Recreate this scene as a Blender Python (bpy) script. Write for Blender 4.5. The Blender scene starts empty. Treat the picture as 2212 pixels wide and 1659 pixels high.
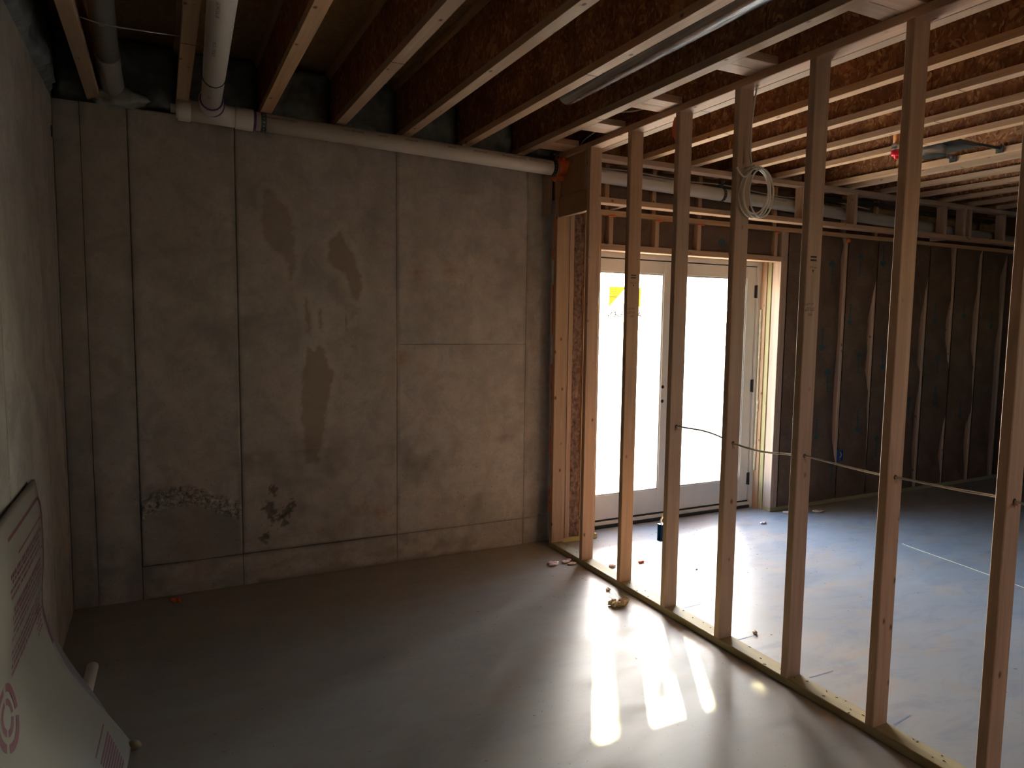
import bpy, bmesh, math, random
import numpy as np
from mathutils import Vector, Matrix, noise
random.seed(7)
sc = bpy.context.scene
COL = sc.collection

# ------------------------------------------------------------------ camera
cam_d = bpy.data.cameras.new('camera'); cam_d.sensor_width = 36.0
cam_d.lens = 24.588; cam_d.clip_start = 0.02; cam_d.clip_end = 300
cam = bpy.data.objects.new('camera', cam_d); COL.objects.link(cam)
R_, U_, F_ = Vector((0.8943, -0.4472, 0.0124)).normalized(), None, Vector((0.4465, 0.8904, -0.0885)).normalized()
U_ = R_.cross(F_).normalized(); R_ = F_.cross(U_).normalized()
cam.matrix_world = Matrix(((R_.x, U_.x, -F_.x, -2.4276), (R_.y, U_.y, -F_.y, -4.3429), (R_.z, U_.z, -F_.z, 1.59), (0, 0, 0, 1)))
sc.camera = cam

# ------------------------------------------------------------------ sky, sun, exposure
world = bpy.data.worlds.new('world'); sc.world = world; world.use_nodes = True
wn = world.node_tree; wn.nodes.clear()
sky = wn.nodes.new('ShaderNodeTexSky'); sky.sky_type = 'NISHITA'; sky.sun_disc = False      # hazy sky, bright round the sun
sky.sun_elevation = math.radians(34.9); sky.sun_rotation = math.radians(33.0)
sky.air_density = 1.0; sky.dust_density = 0.9; sky.ozone_density = 1.0
bg = wn.nodes.new('ShaderNodeBackground'); bg.inputs['Strength'].default_value = 2.0
wo = wn.nodes.new('ShaderNodeOutputWorld')
haze = wn.nodes.new('ShaderNodeMix'); haze.data_type = 'RGBA'; haze.blend_type = 'MULTIPLY'; haze.inputs[0].default_value = 1.0
haze.inputs[7].default_value = (1.04, 0.975, 0.91, 1)
wn.links.new(sky.outputs[0], haze.inputs[6]); wn.links.new(haze.outputs[2], bg.inputs[0]); wn.links.new(bg.outputs[0], wo.inputs[0])

sun_d = bpy.data.lights.new('sun', 'SUN'); sun_d.energy = 18.0; sun_d.angle = math.radians(1.0)
sun_d.color = (1.0, 0.84, 0.45)
sun = bpy.data.objects.new('sun', sun_d); COL.objects.link(sun)
sd = Vector((-0.545, -0.838, -0.698)).normalized()          # the way the light travels
sun.rotation_euler = sd.to_track_quat('-Z', 'Y').to_euler(); sun.location = (6, 9, 8)

def portal(name, loc, rot, sx, sy):                         # marks the glazed openings for sky sampling, gives no light
    d = bpy.data.lights.new(name, 'AREA'); d.shape = 'RECTANGLE'; d.size = sx; d.size_y = sy
    d.cycles.is_portal = True
    o = bpy.data.objects.new(name, d); COL.objects.link(o); o.location = loc; o.rotation_euler = rot
portal('door_portal', (1.265, 0.26, 1.1), (math.radians(-90), 0, 0), 1.62, 1.9)
portal('window_portal', (1.9, -7.42, 2.0), (math.radians(90), 0, 0), 0.8, 0.5)

sc.view_settings.view_transform = 'Standard'; sc.view_settings.look = 'None'
sc.view_settings.gamma = 1.0; sc.view_settings.use_curve_mapping = False
sc.view_settings.exposure = 1.70
cy = sc.cycles
cy.use_denoising = True; cy.use_adaptive_sampling = True; cy.adaptive_threshold = 0.02; cy.max_bounces = 10; cy.diffuse_bounces = 7; cy.glossy_bounces = 5
cy.transparent_max_bounces = 12; cy.caustics_reflective = False; cy.caustics_refractive = False
cy.sample_clamp_indirect = 12.0; cy.blur_glossy = 0.5

# ------------------------------------------------------------------ node helpers
class NT:
    def __init__(s, name):
        s.m = bpy.data.materials.new(name); s.m.use_nodes = True
        s.t = s.m.node_tree; s.t.nodes.clear()
        s.out = s.n('ShaderNodeOutputMaterial'); s.b = s.n('ShaderNodeBsdfPrincipled')
        s.l(s.b.outputs[0], s.out.inputs[0])
    def n(s, kind, **kw):
        x = s.t.nodes.new(kind)
        for k, v in kw.items(): setattr(x, k, v)
        return x
    def l(s, a, b): s.t.links.new(a, b)
    def val(s, sock, v):
        if hasattr(v, 'is_linked'): s.l(v, sock)
        else: sock.default_value = v
    def coord(s, which='Object'):
        return s.n('ShaderNodeTexCoord').outputs[which]
    def mapping(s, vec, scale=(1, 1, 1), loc=(0, 0, 0), rot=(0, 0, 0)):
        m = s.n('ShaderNodeMapping'); s.l(vec, m.inputs[0])
        m.inputs['Scale'].default_value = scale; m.inputs['Location'].default_value = loc; m.inputs['Rotation'].default_value = rot
        return m.outputs[0]
    def offset_by_object(s, vec, amt=40.0):
        oi = s.n('ShaderNodeObjectInfo'); mu = s.n('ShaderNodeMath', operation='MULTIPLY'); s.l(oi.outputs['Random'], mu.inputs[0]); mu.inputs[1].default_value = amt
        a = s.n('ShaderNodeVectorMath', operation='ADD'); s.l(vec, a.inputs[0]); s.l(mu.outputs[0], a.inputs[1])
        return a.outputs[0]
    def noise(s, vec, scale=5, detail=4, rough=0.55, dist=0.0):
        x = s.n('ShaderNodeTexNoise'); s.l(vec, x.inputs['Vector']); x.inputs['Scale'].default_value = scale
        x.inputs['Detail'].default_value = detail; x.inputs['Roughness'].default_value = rough; x.inputs['Distortion'].default_value = dist
        return x.outputs['Fac']
    def voro(s, vec, scale=5, feature='F1', out='Distance', rnd=1.0):
        x = s.n('ShaderNodeTexVoronoi', feature=feature); s.l(vec, x.inputs['Vector']); x.inputs['Scale'].default_value = scale
        x.inputs['Randomness'].default_value = rnd
        return x.outputs[out]
    def ramp(s, fac, stops, interp='LINEAR'):
        r = s.n('ShaderNodeValToRGB'); r.color_ramp.interpolation = interp; s.l(fac, r.inputs[0])
        e = r.color_ramp.elements
        while len(e) > 1: e.remove(e[-1])
        e[0].position, e[0].color = stops[0][0], rgba(stops[0][1])
        for p, c in stops[1:]:
            x = e.new(p); x.color = rgba(c)
        return r.outputs[0]
    def mix(s, fac, a, b, mode='MIX'):
        m = s.n('ShaderNodeMix', data_type='RGBA', blend_type=mode)
        s.val(m.inputs[0], fac)
        s.val(m.inputs[6], rgba(a) if isinstance(a, (tuple, float, int)) else a)
        s.val(m.inputs[7], rgba(b) if isinstance(b, (tuple, float, int)) else b)
        return m.outputs[2]
    def math(s, op, a, b=0.0):
        m = s.n('ShaderNodeMath', operation=op); s.val(m.inputs[0], a); s.val(m.inputs[1], b); return m.outputs[0]
    def attr(s, name):
        return s.n('ShaderNodeAttribute', attribute_name=name).outputs['Fac']
    def bump(s, h, strength=0.3, dist=0.005):
        b = s.n('ShaderNodeBump'); b.inputs['Strength'].default_value = strength; b.inputs['Distance'].default_value = dist
        s.l(h, b.inputs['Height']); s.l(b.outputs[0], s.b.inputs['Normal'])
    def fin(s, col, rough=0.6, metal=0.0, spec=0.5):
        s.val(s.b.inputs['Base Color'], rgba(col) if isinstance(col, tuple) else col)
        s.val(s.b.inputs['Roughness'], rough); s.b.inputs['Metallic'].default_value = metal
        s.b.inputs['Specular IOR Level'].default_value = spec
        return s.m
def rgba(c):
    if isinstance(c, (int, float)): return (c, c, c, 1)
    return tuple(c) if len(c) == 4 else (c[0], c[1], c[2], 1)

# ------------------------------------------------------------------ materials
def lumber(name, c0, c1, dark, green=0.0):
    t = NT(name); v = t.offset_by_object(t.coord())
    g = t.noise(t.mapping(v, (26, 26, 1.6)), 1.0, 5, 0.6, 0.6)
    rings = t.noise(t.mapping(v, (70, 70, 2.2)), 1.0, 3, 0.6, 1.0)
    broad = t.noise(t.mapping(v, (3, 3, 1.0)), 1.0, 2, 0.5)
    col = t.ramp(g, [(0.3, c0), (0.7, c1)])
    col = t.mix(t.ramp(rings, [(0.42, 0.0), (0.75, 0.45)]), col, tuple(x * 0.72 for x in c0))
    col = t.mix(t.ramp(broad, [(0.45, 0.0), (0.75, 0.5)]), col, tuple(x * 0.82 for x in c1))
    oi = t.n('ShaderNodeObjectInfo')
    hv = t.n('ShaderNodeHueSaturation'); t.l(col, hv.inputs['Color'])
    t.l(t.math('ADD', 0.82, t.math('MULTIPLY', oi.outputs['Random'], 0.3)), hv.inputs['Value'])
    t.l(t.math('ADD', 0.9, t.math('MULTIPLY', oi.outputs['Random'], 0.2)), hv.inputs['Saturation'])
    col = hv.outputs[0]
    kv = t.mapping(v, (15, 15, 9.5))
    kd = t.voro(kv, 1.0); kr = t.voro(kv, 1.0, out='Color')
    sep = t.n('ShaderNodeSeparateColor'); t.l(kr, sep.inputs[0])
    pick = t.math('GREATER_THAN', sep.outputs[0], 0.55)
    kn = t.math('MULTIPLY', t.ramp(kd, [(0.07, 0.9), (0.11, 0.5), (0.17, 0.0)]), pick)
    col = t.mix(kn, col, dark)
    t.bump(g, 0.12, 0.003)
    return t.fin(col, t.ramp(g, [(0.3, 0.55), (0.7, 0.75)]), spec=0.3)
WOOD = lumber('spruce_lumber', (0.45, 0.283, 0.19), (0.59, 0.395, 0.285), (0.13, 0.055, 0.03))
WOODW = lumber('warm_fir_lumber', (0.47, 0.265, 0.145), (0.60, 0.37, 0.22), (0.14, 0.05, 0.02))
PTW = lumber('treated_lumber', (0.36, 0.29, 0.13), (0.48, 0.39, 0.20), (0.10, 0.06, 0.025))
FLANGE = lumber('flange_lumber', (0.46, 0.28, 0.165), (0.58, 0.39, 0.25), (0.10, 0.03, 0.015))
PLYB = lumber('brown_board', (0.34, 0.19, 0.105), (0.40, 0.235, 0.135), (0.12, 0.05, 0.025))

def osb(name, a, b, c, dust=0.0):
    t = NT(name); v = t.offset_by_object(t.coord())
    w = t.n('ShaderNodeTexNoise'); t.l(v, w.inputs['Vector']); w.inputs['Scale'].default_value = 9
    wv = t.n('ShaderNodeVectorMath', operation='MULTIPLY_ADD'); t.l(w.outputs['Color'], wv.inputs[0]); wv.inputs[1].default_value = (0.12, 0.12, 0.12); t.l(v, wv.inputs[2])
    cells = []
    for rot, scl in (((0.4, 0.5, 0.3), (48, 22, 100)), ((-0.5, 0.3, 0.9), (36, 90, 24))):
        vv = t.mapping(wv.outputs[0], scl, rot=rot)
        vr = t.n('ShaderNodeTexVoronoi'); t.l(vv, vr.inputs['Vector']); vr.inputs['Scale'].default_value = 1.0
        s2 = t.n('ShaderNodeSeparateColor'); t.l(vr.outputs['Color'], s2.inputs[0]); cells.append(s2.outputs)
    col = t.ramp(cells[0][0], [(0.0, a), (0.45, b), (0.8, b), (1.0, c)])
    col = t.mix(t.math('MULTIPLY', t.math('GREATER_THAN', cells[1][1], 0.66), 0.75), col, t.ramp(cells[1][0], [(0, a), (0.6, b), (1, c)]))
    st = t.noise(t.mapping(v, (2.0, 2.0, 5)), 1.0, 4, 0.6)
    col = t.mix(t.ramp(st, [(0.45, 0.0), (0.72, 0.6)]), col, tuple(x * 0.5 for x in a))
    t.bump(cells[0][2], 0.25, 0.002)
    return t.fin(col, 0.65, spec=0.3)
WEB = osb('osb_web', (0.17, 0.060, 0.026), (0.32, 0.140, 0.062), (0.58, 0.33, 0.16))
SUBF = osb('plywood_deck', (0.36, 0.23, 0.11), (0.44, 0.29, 0.145), (0.50, 0.35, 0.19))
SHEATH = osb('osb_sheathing', (0.25, 0.13, 0.06), (0.36, 0.21, 0.10), (0.46, 0.3, 0.16))

def concrete_wall(name, base, use_attr):
    t = NT(name); v = t.coord('Object')
    n1 = t.noise(v, 2.2, 6, 0.6); n2 = t.noise(v, 14, 5, 0.6); n3 = t.noise(v, 60, 3, 0.6)
    col = t.ramp(n1, [(0.3, tuple(x * 0.80 for x in base)), (0.5, base), (0.72, tuple(x * 1.14 for x in base))])
    col = t.mix(t.ramp(n2, [(0.35, 0.35), (0.6, 0.0)]), col, tuple(x * 0.72 for x in base))
    col = t.mix(t.ramp(n3, [(0.30, 0.35), (0.5, 0.0)]), col, tuple(x * 0.62 for x in base))
    mid = t.noise(v, 5.5, 8, 0.72, 0.5)
    col = t.mix(t.ramp(mid, [(0.36, 0.55), (0.52, 0.0)]), col, (base[0] * 0.60, base[1] * 0.62, base[2] * 0.64))
    col = t.mix(t.ramp(mid, [(0.55, 0.0), (0.72, 0.45)]), col, tuple(x * 1.25 for x in base))
    vert = t.noise(t.mapping(v, (6, 6, 0.7)), 1.0, 3, 0.5)
    col = t.mix(t.ramp(vert, [(0.5, 0.0), (0.75, 0.35)]), col, (base[0] * 0.78, base[1] * 0.74, base[2] * 0.62))
    vd = t.n('ShaderNodeVectorMath', operation='MULTIPLY_ADD'); nc = t.n('ShaderNodeTexNoise'); t.l(v, nc.inputs['Vector']); nc.inputs['Scale'].default_value = 70; t.l(nc.outputs['Color'], vd.inputs[0]); vd.inputs[1].default_value = (0.022, 0.022, 0.022); t.l(v, vd.inputs[2])
    pv = t.voro(vd.outputs[0], 44); pr = t.n('ShaderNodeSeparateColor'); t.l(t.voro(vd.outputs[0], 44, out='Color'), pr.inputs[0])
    pits = t.math('MULTIPLY', t.ramp(pv, [(0.10, 1.0), (0.20, 0.0)]), t.math('GREATER_THAN', pr.outputs[0], 0.72))
    h = n2
    if use_attr:
        pits = t.math('MULTIPLY', pits, t.attr('pits'))
        sn = t.noise(v, 30, 4, 0.7)
        st = t.math('MULTIPLY', t.attr('stain'), t.ramp(sn, [(0.25, 0.75), (0.6, 1.0)]))
        col = t.mix(st, col, (base[0] * 0.68, base[1] * 0.59, base[2] * 0.48))
        col = t.mix(t.math('MULTIPLY', t.attr('halo'), 0.5), col, tuple(x * 1.15 for x in base))
        col = t.mix(t.math('MULTIPLY', t.attr('grime_shade'), t.ramp(sn, [(0.2, 0.55), (0.7, 0.95)])), col, tuple(x * 0.33 for x in base))
        col = t.mix(t.math('MULTIPLY', t.attr('rust'), t.ramp(sn, [(0.35, 0.1), (0.6, 0.9)])), col, (0.30, 0.15, 0.06))
        col = t.mix(t.math('MULTIPLY', t.attr('hole'), 0.65), col, (0.075, 0.055, 0.03))
    col = t.mix(t.math('MULTIPLY', pits, 0.7), col, tuple(x * 0.3 for x in base))
    hh = t.math('SUBTRACT', t.math('ADD', t.math('MULTIPLY', n2, 0.5), t.math('MULTIPLY', n3, 0.3)), pits)
    if use_attr:
        rg = t.noise(v, 42, 6, 0.75, 0.8)
        hh = t.math('ADD', hh, t.math('MULTIPLY', t.math('MULTIPLY', rg, t.attr('scar')), 9.0))
        col = t.mix(t.math('MULTIPLY', t.attr('scar'), t.ramp(rg, [(0.40, 0.85), (0.52, 0.0)])), col, tuple(x * 0.28 for x in base))
        col = t.mix(t.math('MULTIPLY', t.attr('scar'), t.ramp(rg, [(0.5, 0.0), (0.62, 0.5)])), col, tuple(x * 1.4 for x in base))
    t.bump(hh, 0.35, 0.004)
    return t.fin(col, 0.85, spec=0.25)
CONC = concrete_wall('cast_concrete', (0.455, 0.405, 0.37), True)
CONCL = concrete_wall('cast_concrete_side', (0.42, 0.385, 0.34), False)

def floor_mat():
    t = NT('slab_concrete'); v = t.coord('Object')
    n1 = t.noise(v, 0.9, 5, 0.6, 0.4); n2 = t.noise(t.mapping(v, (1.6, 4.0, 1)), 1.4, 6, 0.65, 0.6); n3 = t.noise(v, 45, 4, 0.6)
    base = (0.335, 0.33, 0.325)
    col = t.ramp(n1, [(0.3, (0.295, 0.29, 0.285)), (0.55, base), (0.75, (0.37, 0.365, 0.355))])
    col = t.mix(t.ramp(n2, [(0.50, 0.0), (0.64, 0.6)]), col, (0.40, 0.30, 0.215))
    bl = t.noise(t.mapping(v, (2.2, 5.0, 1), (7, 3, 0)), 1.2, 6, 0.7, 0.8)
    col = t.mix(t.ramp(bl, [(0.50, 0.0), (0.62, 0.6)]), col, (0.235, 0.25, 0.285))
    gx = t.n('ShaderNodeSeparateXYZ'); t.l(v, gx.inputs[0])
    nearw = t.math('MULTIPLY', t.ramp(t.math('ADD', gx.outputs[1], t.math('MULTIPLY', n1, 0.8)), [(0.0, 0.0), (0.45, 0.55)]), t.math('LESS_THAN', gx.outputs[0], 0.0))
    col = t.mix(nearw, col, (0.36, 0.255, 0.165))
    tanx = t.math('MULTIPLY', t.ramp(t.math('ADD', gx.outputs[0], t.math('MULTIPLY', n1, 0.3)), [(0.05, 0.75), (0.30, 0.0)]), 1.0)  # tan tint over the near room, fading out past the partition
    col = t.mix(t.math('MULTIPLY', tanx, t.ramp(n2, [(0.3, 0.55), (0.65, 0.9)])), col, (0.285, 0.26, 0.215))
    sp = t.voro(v, 60); sr = t.n('ShaderNodeSeparateColor'); t.l(t.voro(v, 60, out='Color'), sr.inputs[0])
    specks = t.math('MULTIPLY', t.ramp(sp, [(0.08, 0.8), (0.16, 0.0)]), t.math('GREATER_THAN', sr.outputs[0], 0.90))
    col = t.mix(specks, col, (0.10, 0.065, 0.045))
    t.bump(t.math('ADD', t.math('MULTIPLY', n3, 0.4), n2), 0.06, 0.003)
    return t.fin(col, t.ramp(n2, [(0.35, 0.34), (0.7, 0.55)]), spec=0.55)
FLOOR = floor_mat()

def simple(name, col, rough=0.5, metal=0.0, spec=0.5, var=0.12, scale=12, bump=0.0):
    t = NT(name); v = t.offset_by_object(t.coord())
    n = t.noise(v, scale, 4, 0.6)
    c = t.ramp(n, [(0.3, tuple(x * (1 - var) for x in col)), (0.7, tuple(min(1, x * (1 + var)) for x in col))])
    if bump: t.bump(n, bump, 0.004)
    return t.fin(c, rough, metal, spec)
PVC = simple('white_pvc', (0.66, 0.60, 0.54), 0.32, var=0.06, scale=3)
GREYPVC = simple('grey_pvc', (0.30, 0.285, 0.27), 0.4, var=0.1, scale=4)
PALEF = simple('pale_foam', (0.26, 0.27, 0.25), 0.75, var=0.4, scale=14, bump=0.9)
INK = simple('blue_black_ink', (0.035, 0.03, 0.06), 0.6)
INKD = simple('dark_stamp_ink', (0.045, 0.03, 0.03), 0.7)
PURPLE = simple('purple_primer', (0.10, 0.03, 0.14), 0.4)
STEEL = simple('dark_steel_strap', (0.10, 0.105, 0.105), 0.4, 0.6)
GALV = simple('galvanised_steel', (0.55, 0.56, 0.57), 0.28, 1.0)
SHINY = simple('shiny_duct_metal', (0.80, 0.81, 0.82), 0.2, 1.0, var=0.02)
BLACKM = simple('black_metal', (0.018, 0.018, 0.02), 0.4)
ORANGE = simple('orange_foam', (0.72, 0.16, 0.05), 0.7, var=0.25, scale=30, bump=0.6)
CREAMF = simple('cream_foam', (0.72, 0.60, 0.42), 0.7, var=0.15, scale=30, bump=0.6)
GREYF = simple('grey_spray_foam', (0.18, 0.20, 0.21), 0.75, var=0.35, scale=14, bump=0.9)
WHITEP = simple('white_door_paint', (0.66, 0.61, 0.55), 0.4, var=0.03)
RUBBER = simple('black_weatherstrip', (0.016, 0.014, 0.013), 0.5)
CABLE = simple('white_cable', (0.62, 0.58, 0.50), 0.4, var=0.05)
BLUEB = simple('blue_plastic', (0.012, 0.085, 0.30), 0.4)
CPVC = simple('orange_cpvc', (0.70, 0.26, 0.06), 0.4)
REDP = simple('red_plastic', (0.80, 0.012, 0.03), 0.35)
REDINK = simple('red_ink', (0.125, 0.022, 0.035), 0.6)
TEALINK = simple('teal_ink', (0.035, 0.075, 0.085), 0.8, var=0.2)
PINKW = simple('insulation_scrap', (0.62, 0.47, 0.40), 0.9, var=0.25, scale=60, bump=0.8)
TANW = simple('tan_insulation_scrap', (0.50, 0.38, 0.22), 0.9, var=0.4, scale=50, bump=0.9)
CHALK = simple('blue_chalk', (0.16, 0.19, 0.27), 0.8, var=0.3, scale=60)
SHEET = simple('white_sheet', (0.20, 0.172, 0.138), 0.6, var=0.05, scale=4)
PURPG = simple('greyish_purple_sheet', (0.15, 0.122, 0.125), 0.7)
CARD = simple('brown_cardboard', (0.28, 0.20, 0.12), 0.8)
PATIO = simple('patio_concrete', (0.72, 0.70, 0.66), 0.8)
POSTW = simple('white_post_paint', (0.75, 0.75, 0.74), 0.5)
def film(name, col, trans):          # thin printed film, some daylight comes through it
    t = NT(name); m = t.fin(col, 0.5); tr = t.n('ShaderNodeBsdfTranslucent'); tr.inputs[0].default_value = rgba(col)
    mx = t.n('ShaderNodeMixShader'); mx.inputs[0].default_value = trans; t.l(t.b.outputs[0], mx.inputs[1]); t.l(tr.outputs[0], mx.inputs[2]); t.l(mx.outputs[0], t.out.inputs[0]); return m
STICKY = film('yellow_print', (0.85, 0.58, 0.05), 0.10)
STICKR = film('red_print', (0.75, 0.16, 0.03), 0.06)
GREYT = simple('grey_print', (0.10, 0.10, 0.10), 0.5)
FIBRE = simple('brown_glass_fibre', (0.22, 0.125, 0.085), 0.95, var=0.55, scale=38, bump=1.0)
STRING = simple('string', (0.75, 0.66, 0.40), 0.8)
BLOCKW = simple('plain_wall_paint', (0.42, 0.39, 0.35), 0.8)

def kraft():
    t = NT('kraft_paper'); v = t.offset_by_object(t.coord())
    n1 = t.noise(v, 5, 4, 0.6, 0.5); n2 = t.noise(t.mapping(v, (4, 4, 22)), 1.0, 5, 0.7, 1.2); n3 = t.noise(v, 90, 2, 0.5)
    col = t.ramp(n1, [(0.3, (0.105, 0.058, 0.036)), (0.6, (0.165, 0.095, 0.060)), (0.8, (0.215, 0.13, 0.085))])
    col = t.mix(t.ramp(n3, [(0.3, 0.3), (0.55, 0.0)]), col, (0.07, 0.04, 0.026))
    t.bump(n2, 0.5, 0.012)
    return t.fin(col, 0.6, spec=0.35)
KRAFT = kraft()

def glass():
    t = NT('clear_glass'); t.t.nodes.remove(t.b)
    tr = t.n('ShaderNodeBsdfTransparent'); tr.inputs[0].default_value = (0.93, 0.95, 0.94, 1)
    gl = t.n('ShaderNodeBsdfGlossy'); gl.inputs['Roughness'].default_value = 0.02
    lw = t.n('ShaderNodeLayerWeight'); lw.inputs['Blend'].default_value = 0.5
    fr = t.math('ADD', 0.04, t.math('MULTIPLY', 0.8, t.math('POWER', lw.outputs['Facing'], 5.0)))   # Schlick
    mx = t.n('ShaderNodeMixShader'); t.l(fr, mx.inputs[0]); t.l(tr.outputs[0], mx.inputs[1]); t.l(gl.outputs[0], mx.inputs[2])
    t.l(mx.outputs[0], t.out.inputs[0]); return t.m
GLASS = glass()

# ------------------------------------------------------------------ object helpers
ORIG = {}
def link(o, parent):
    COL.objects.link(o)
    if parent is not None: o.parent = parent
    return o
def wpos(o):
    p = Vector(o.location)
    while o.parent is not None:
        o = o.parent; p = p + Vector(o.location)
    return p
def mesh_from(name, verts, faces, mat, smooth=False):
    me = bpy.data.meshes.new(name); me.from_pydata([tuple(v) for v in verts], [], faces); me.materials.append(mat)
    if smooth: me.polygons.foreach_set('use_smooth', [True] * len(me.polygons))
    me.update(); return me
def put(name, verts, faces, mat, parent=None, smooth=False, centre=None):
    """verts in world space; the origin goes to their centre; parents are unrotated empties or meshes"""
    V = np.array([tuple(v) for v in verts], float)
    c = V.mean(0) if centre is None else np.array(centre, float)
    me = mesh_from(name, V - c, faces, mat, smooth)
    o = bpy.data.objects.new(name, me); link(o, parent)
    o.location = Vector(c) - (wpos(parent) if parent is not None else Vector((0, 0, 0)))
    return o
def tag(o, label=None, cat=None, group=None, kind=None):
    if label: o['label'] = label
    if cat: o['category'] = cat
    if group: o['group'] = group
    if kind: o['kind'] = kind
    return o
def thing(name, label, cat, loc=(0, 0, 0), group=None, kind=None):
    o = bpy.data.objects.new(name, None); o.empty_display_size = 0.05; COL.objects.link(o); o.location = loc
    return tag(o, label, cat, group, kind)

def prism(p0, p1, w, t, wdir, ch=0.0025):
    """eight-sided eased board along p0->p1 in its own local frame: z along, x = wdir"""
    L = (Vector(p1) - Vector(p0)).length; a, b = w / 2, t / 2; c = min(ch, a * 0.4, b * 0.4)
    prof = [(-a + c, -b), (a - c, -b), (a, -b + c), (a, b - c), (a - c, b), (-a + c, b), (-a, b - c), (-a, -b + c)]
    V = [(x, y, z) for z in (-L / 2, L / 2) for x, y in prof]
    F = [tuple(range(7, -1, -1)), tuple(range(8, 16))] + [(i, (i + 1) % 8, 8 + (i + 1) % 8, 8 + i) for i in range(8)]
    return V, F
def board(name, p0, p1, w, t, wdir, mat, parent=None, ch=0.0025):
    p0, p1 = Vector(p0), Vector(p1); z = (p1 - p0).normalized(); x = Vector(wdir); x = (x - z * x.dot(z)).normalized(); y = z.cross(x)
    V, F = prism(p0, p1, w, t, wdir, ch)
    o = bpy.data.objects.new(name, mesh_from(name, V, F, mat)); link(o, parent)
    base = wpos(parent) if parent is not None else Vector((0, 0, 0))
    M = Matrix((x, y, z)).transposed().to_4x4(); M.translation = (p0 + p1) / 2 - base
    o.matrix_local = M
    return o
def box(name, lo, hi, mat, parent=None, along=None, ch=0.0025):
    """axis aligned board given by its corners, grain along its longest side"""
    lo, hi = Vector(lo), Vector(hi); d = hi - lo; c = (lo + hi) / 2
    ax = max(range(3), key=lambda i: d[i]) if along is None else along
    u = (ax + 1) % 3; e = Vector((0, 0, 0)); e[ax] = d[ax] / 2; wd = Vector((0, 0, 0)); wd[u] = 1
    return board(name, c - e, c + e, d[u], d[(ax + 2) % 3], wd, mat, parent, ch)
def joinup(parts):
    V, F = [], []
    for v, f in parts:
        k = len(V); V += [tuple(x) for x in v]; F += [tuple(i + k for i in q) for q in f]
    return V, F
def boxvf(lo, hi):
    x0, y0, z0 = lo; x1, y1, z1 = hi
    V = [(x0, y0, z0), (x1, y0, z0), (x1, y1, z0), (x0, y1, z0), (x0, y0, z1), (x1, y0, z1), (x1, y1, z1), (x0, y1, z1)]
    return V, [(3, 2, 1, 0), (4, 5, 6, 7), (0, 1, 5, 4), (1, 2, 6, 5), (2, 3, 7, 6), (3, 0, 4, 7)]
def tubevf(path, r, n=10, caps=True, closed=False):
    P = [Vector(p) for p in path]; m = len(P); V, F = [], []
    rr = r if isinstance(r, (list, tuple)) else [r] * m
    up = None
    for i in range(m):
        if closed: t = (P[(i + 1) % m] - P[i - 1]).normalized()
        else: t = (P[min(i + 1, m - 1)] - P[max(i - 1, 0)]).normalized()
        if up is None:
            up = Vector((0, 0, 1)) if abs(t.z) < 0.9 else Vector((1, 0, 0))
        x = (up - t * up.dot(t)).normalized(); up = x; y = t.cross(x)
        V += [P[i] + (x * math.cos(a) + y * math.sin(a)) * rr[i] for a in (2 * math.pi * k / n for k in range(n))]
    for i in range(m if closed else m - 1):
        for k in range(n):
            a, b = i * n + k, i * n + (k + 1) % n; c, d = ((i + 1) % m) * n + (k + 1) % n, ((i + 1) % m) * n + k
            F.append((a, b, c, d))
    if caps and not closed: F += [tuple(range(n - 1, -1, -1)), tuple(range((m - 1) * n, m * n))]
    return V, F
def tube(name, path, r, mat, parent=None, n=10, caps=True, closed=False):
    V, F = tubevf(path, r, n, caps, closed); o = put(name, V, F, mat, parent, True)
    if caps and not closed:
        for p in o.data.polygons:
            if len(p.vertices) > 4: p.use_smooth = False
    return o
def hollow(name, a, b, r, wall, mat, parent=None, n=28):
    """open pipe with wall thickness from a to b"""
    a, b = Vector(a), Vector(b); path = [a, b, b, a]
    t = (b - a).normalized(); up = Vector((0, 0, 1)) if abs(t.z) < 0.9 else Vector((1, 0, 0)); x = (up - t * up.dot(t)).normalized(); y = t.cross(x)
    V, F = [], []
    for p, rr in ((a, r), (b, r), (b, r - wall), (a, r - wall)):
        V += [p + (x * math.cos(q) + y * math.sin(q)) * rr for q in (2 * math.pi * k / n for k in range(n))]
    for i in range(4):
        for k in range(n):
            F.append((i * n + k, i * n + (k + 1) % n, ((i + 1) % 4) * n + (k + 1) % n, ((i + 1) % 4) * n + k))
    o = put(name, V, F, mat, parent, True)
    o.data.set_sharp_from_angle(angle=math.radians(40)); return o
def blob(name, centre, size, mat, parent=None, seed=0, rough=0.35, sub=2, scale=3.0):
    bm = bmesh.new(); bmesh.ops.create_icosphere(bm, subdivisions=sub, radius=1.0)
    for v in bm.verts:
        n = noise.noise(v.co * scale * 0.5 + Vector((seed * 7.3, seed * 3.1, 0))) * rough + noise.noise(v.co * scale + Vector((seed, 5, seed))) * rough * 0.6
        v.co = v.co * (1 + n); v.co = Vector((v.co.x * size[0], v.co.y * size[1], v.co.z * size[2]))
    V = [v.co + Vector(centre) for v in bm.verts]; F = [tuple(v.index for v in f.verts) for f in bm.faces]; bm.free()
    return put(name, V, F, mat, parent, True)
_tc = {}
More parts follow.
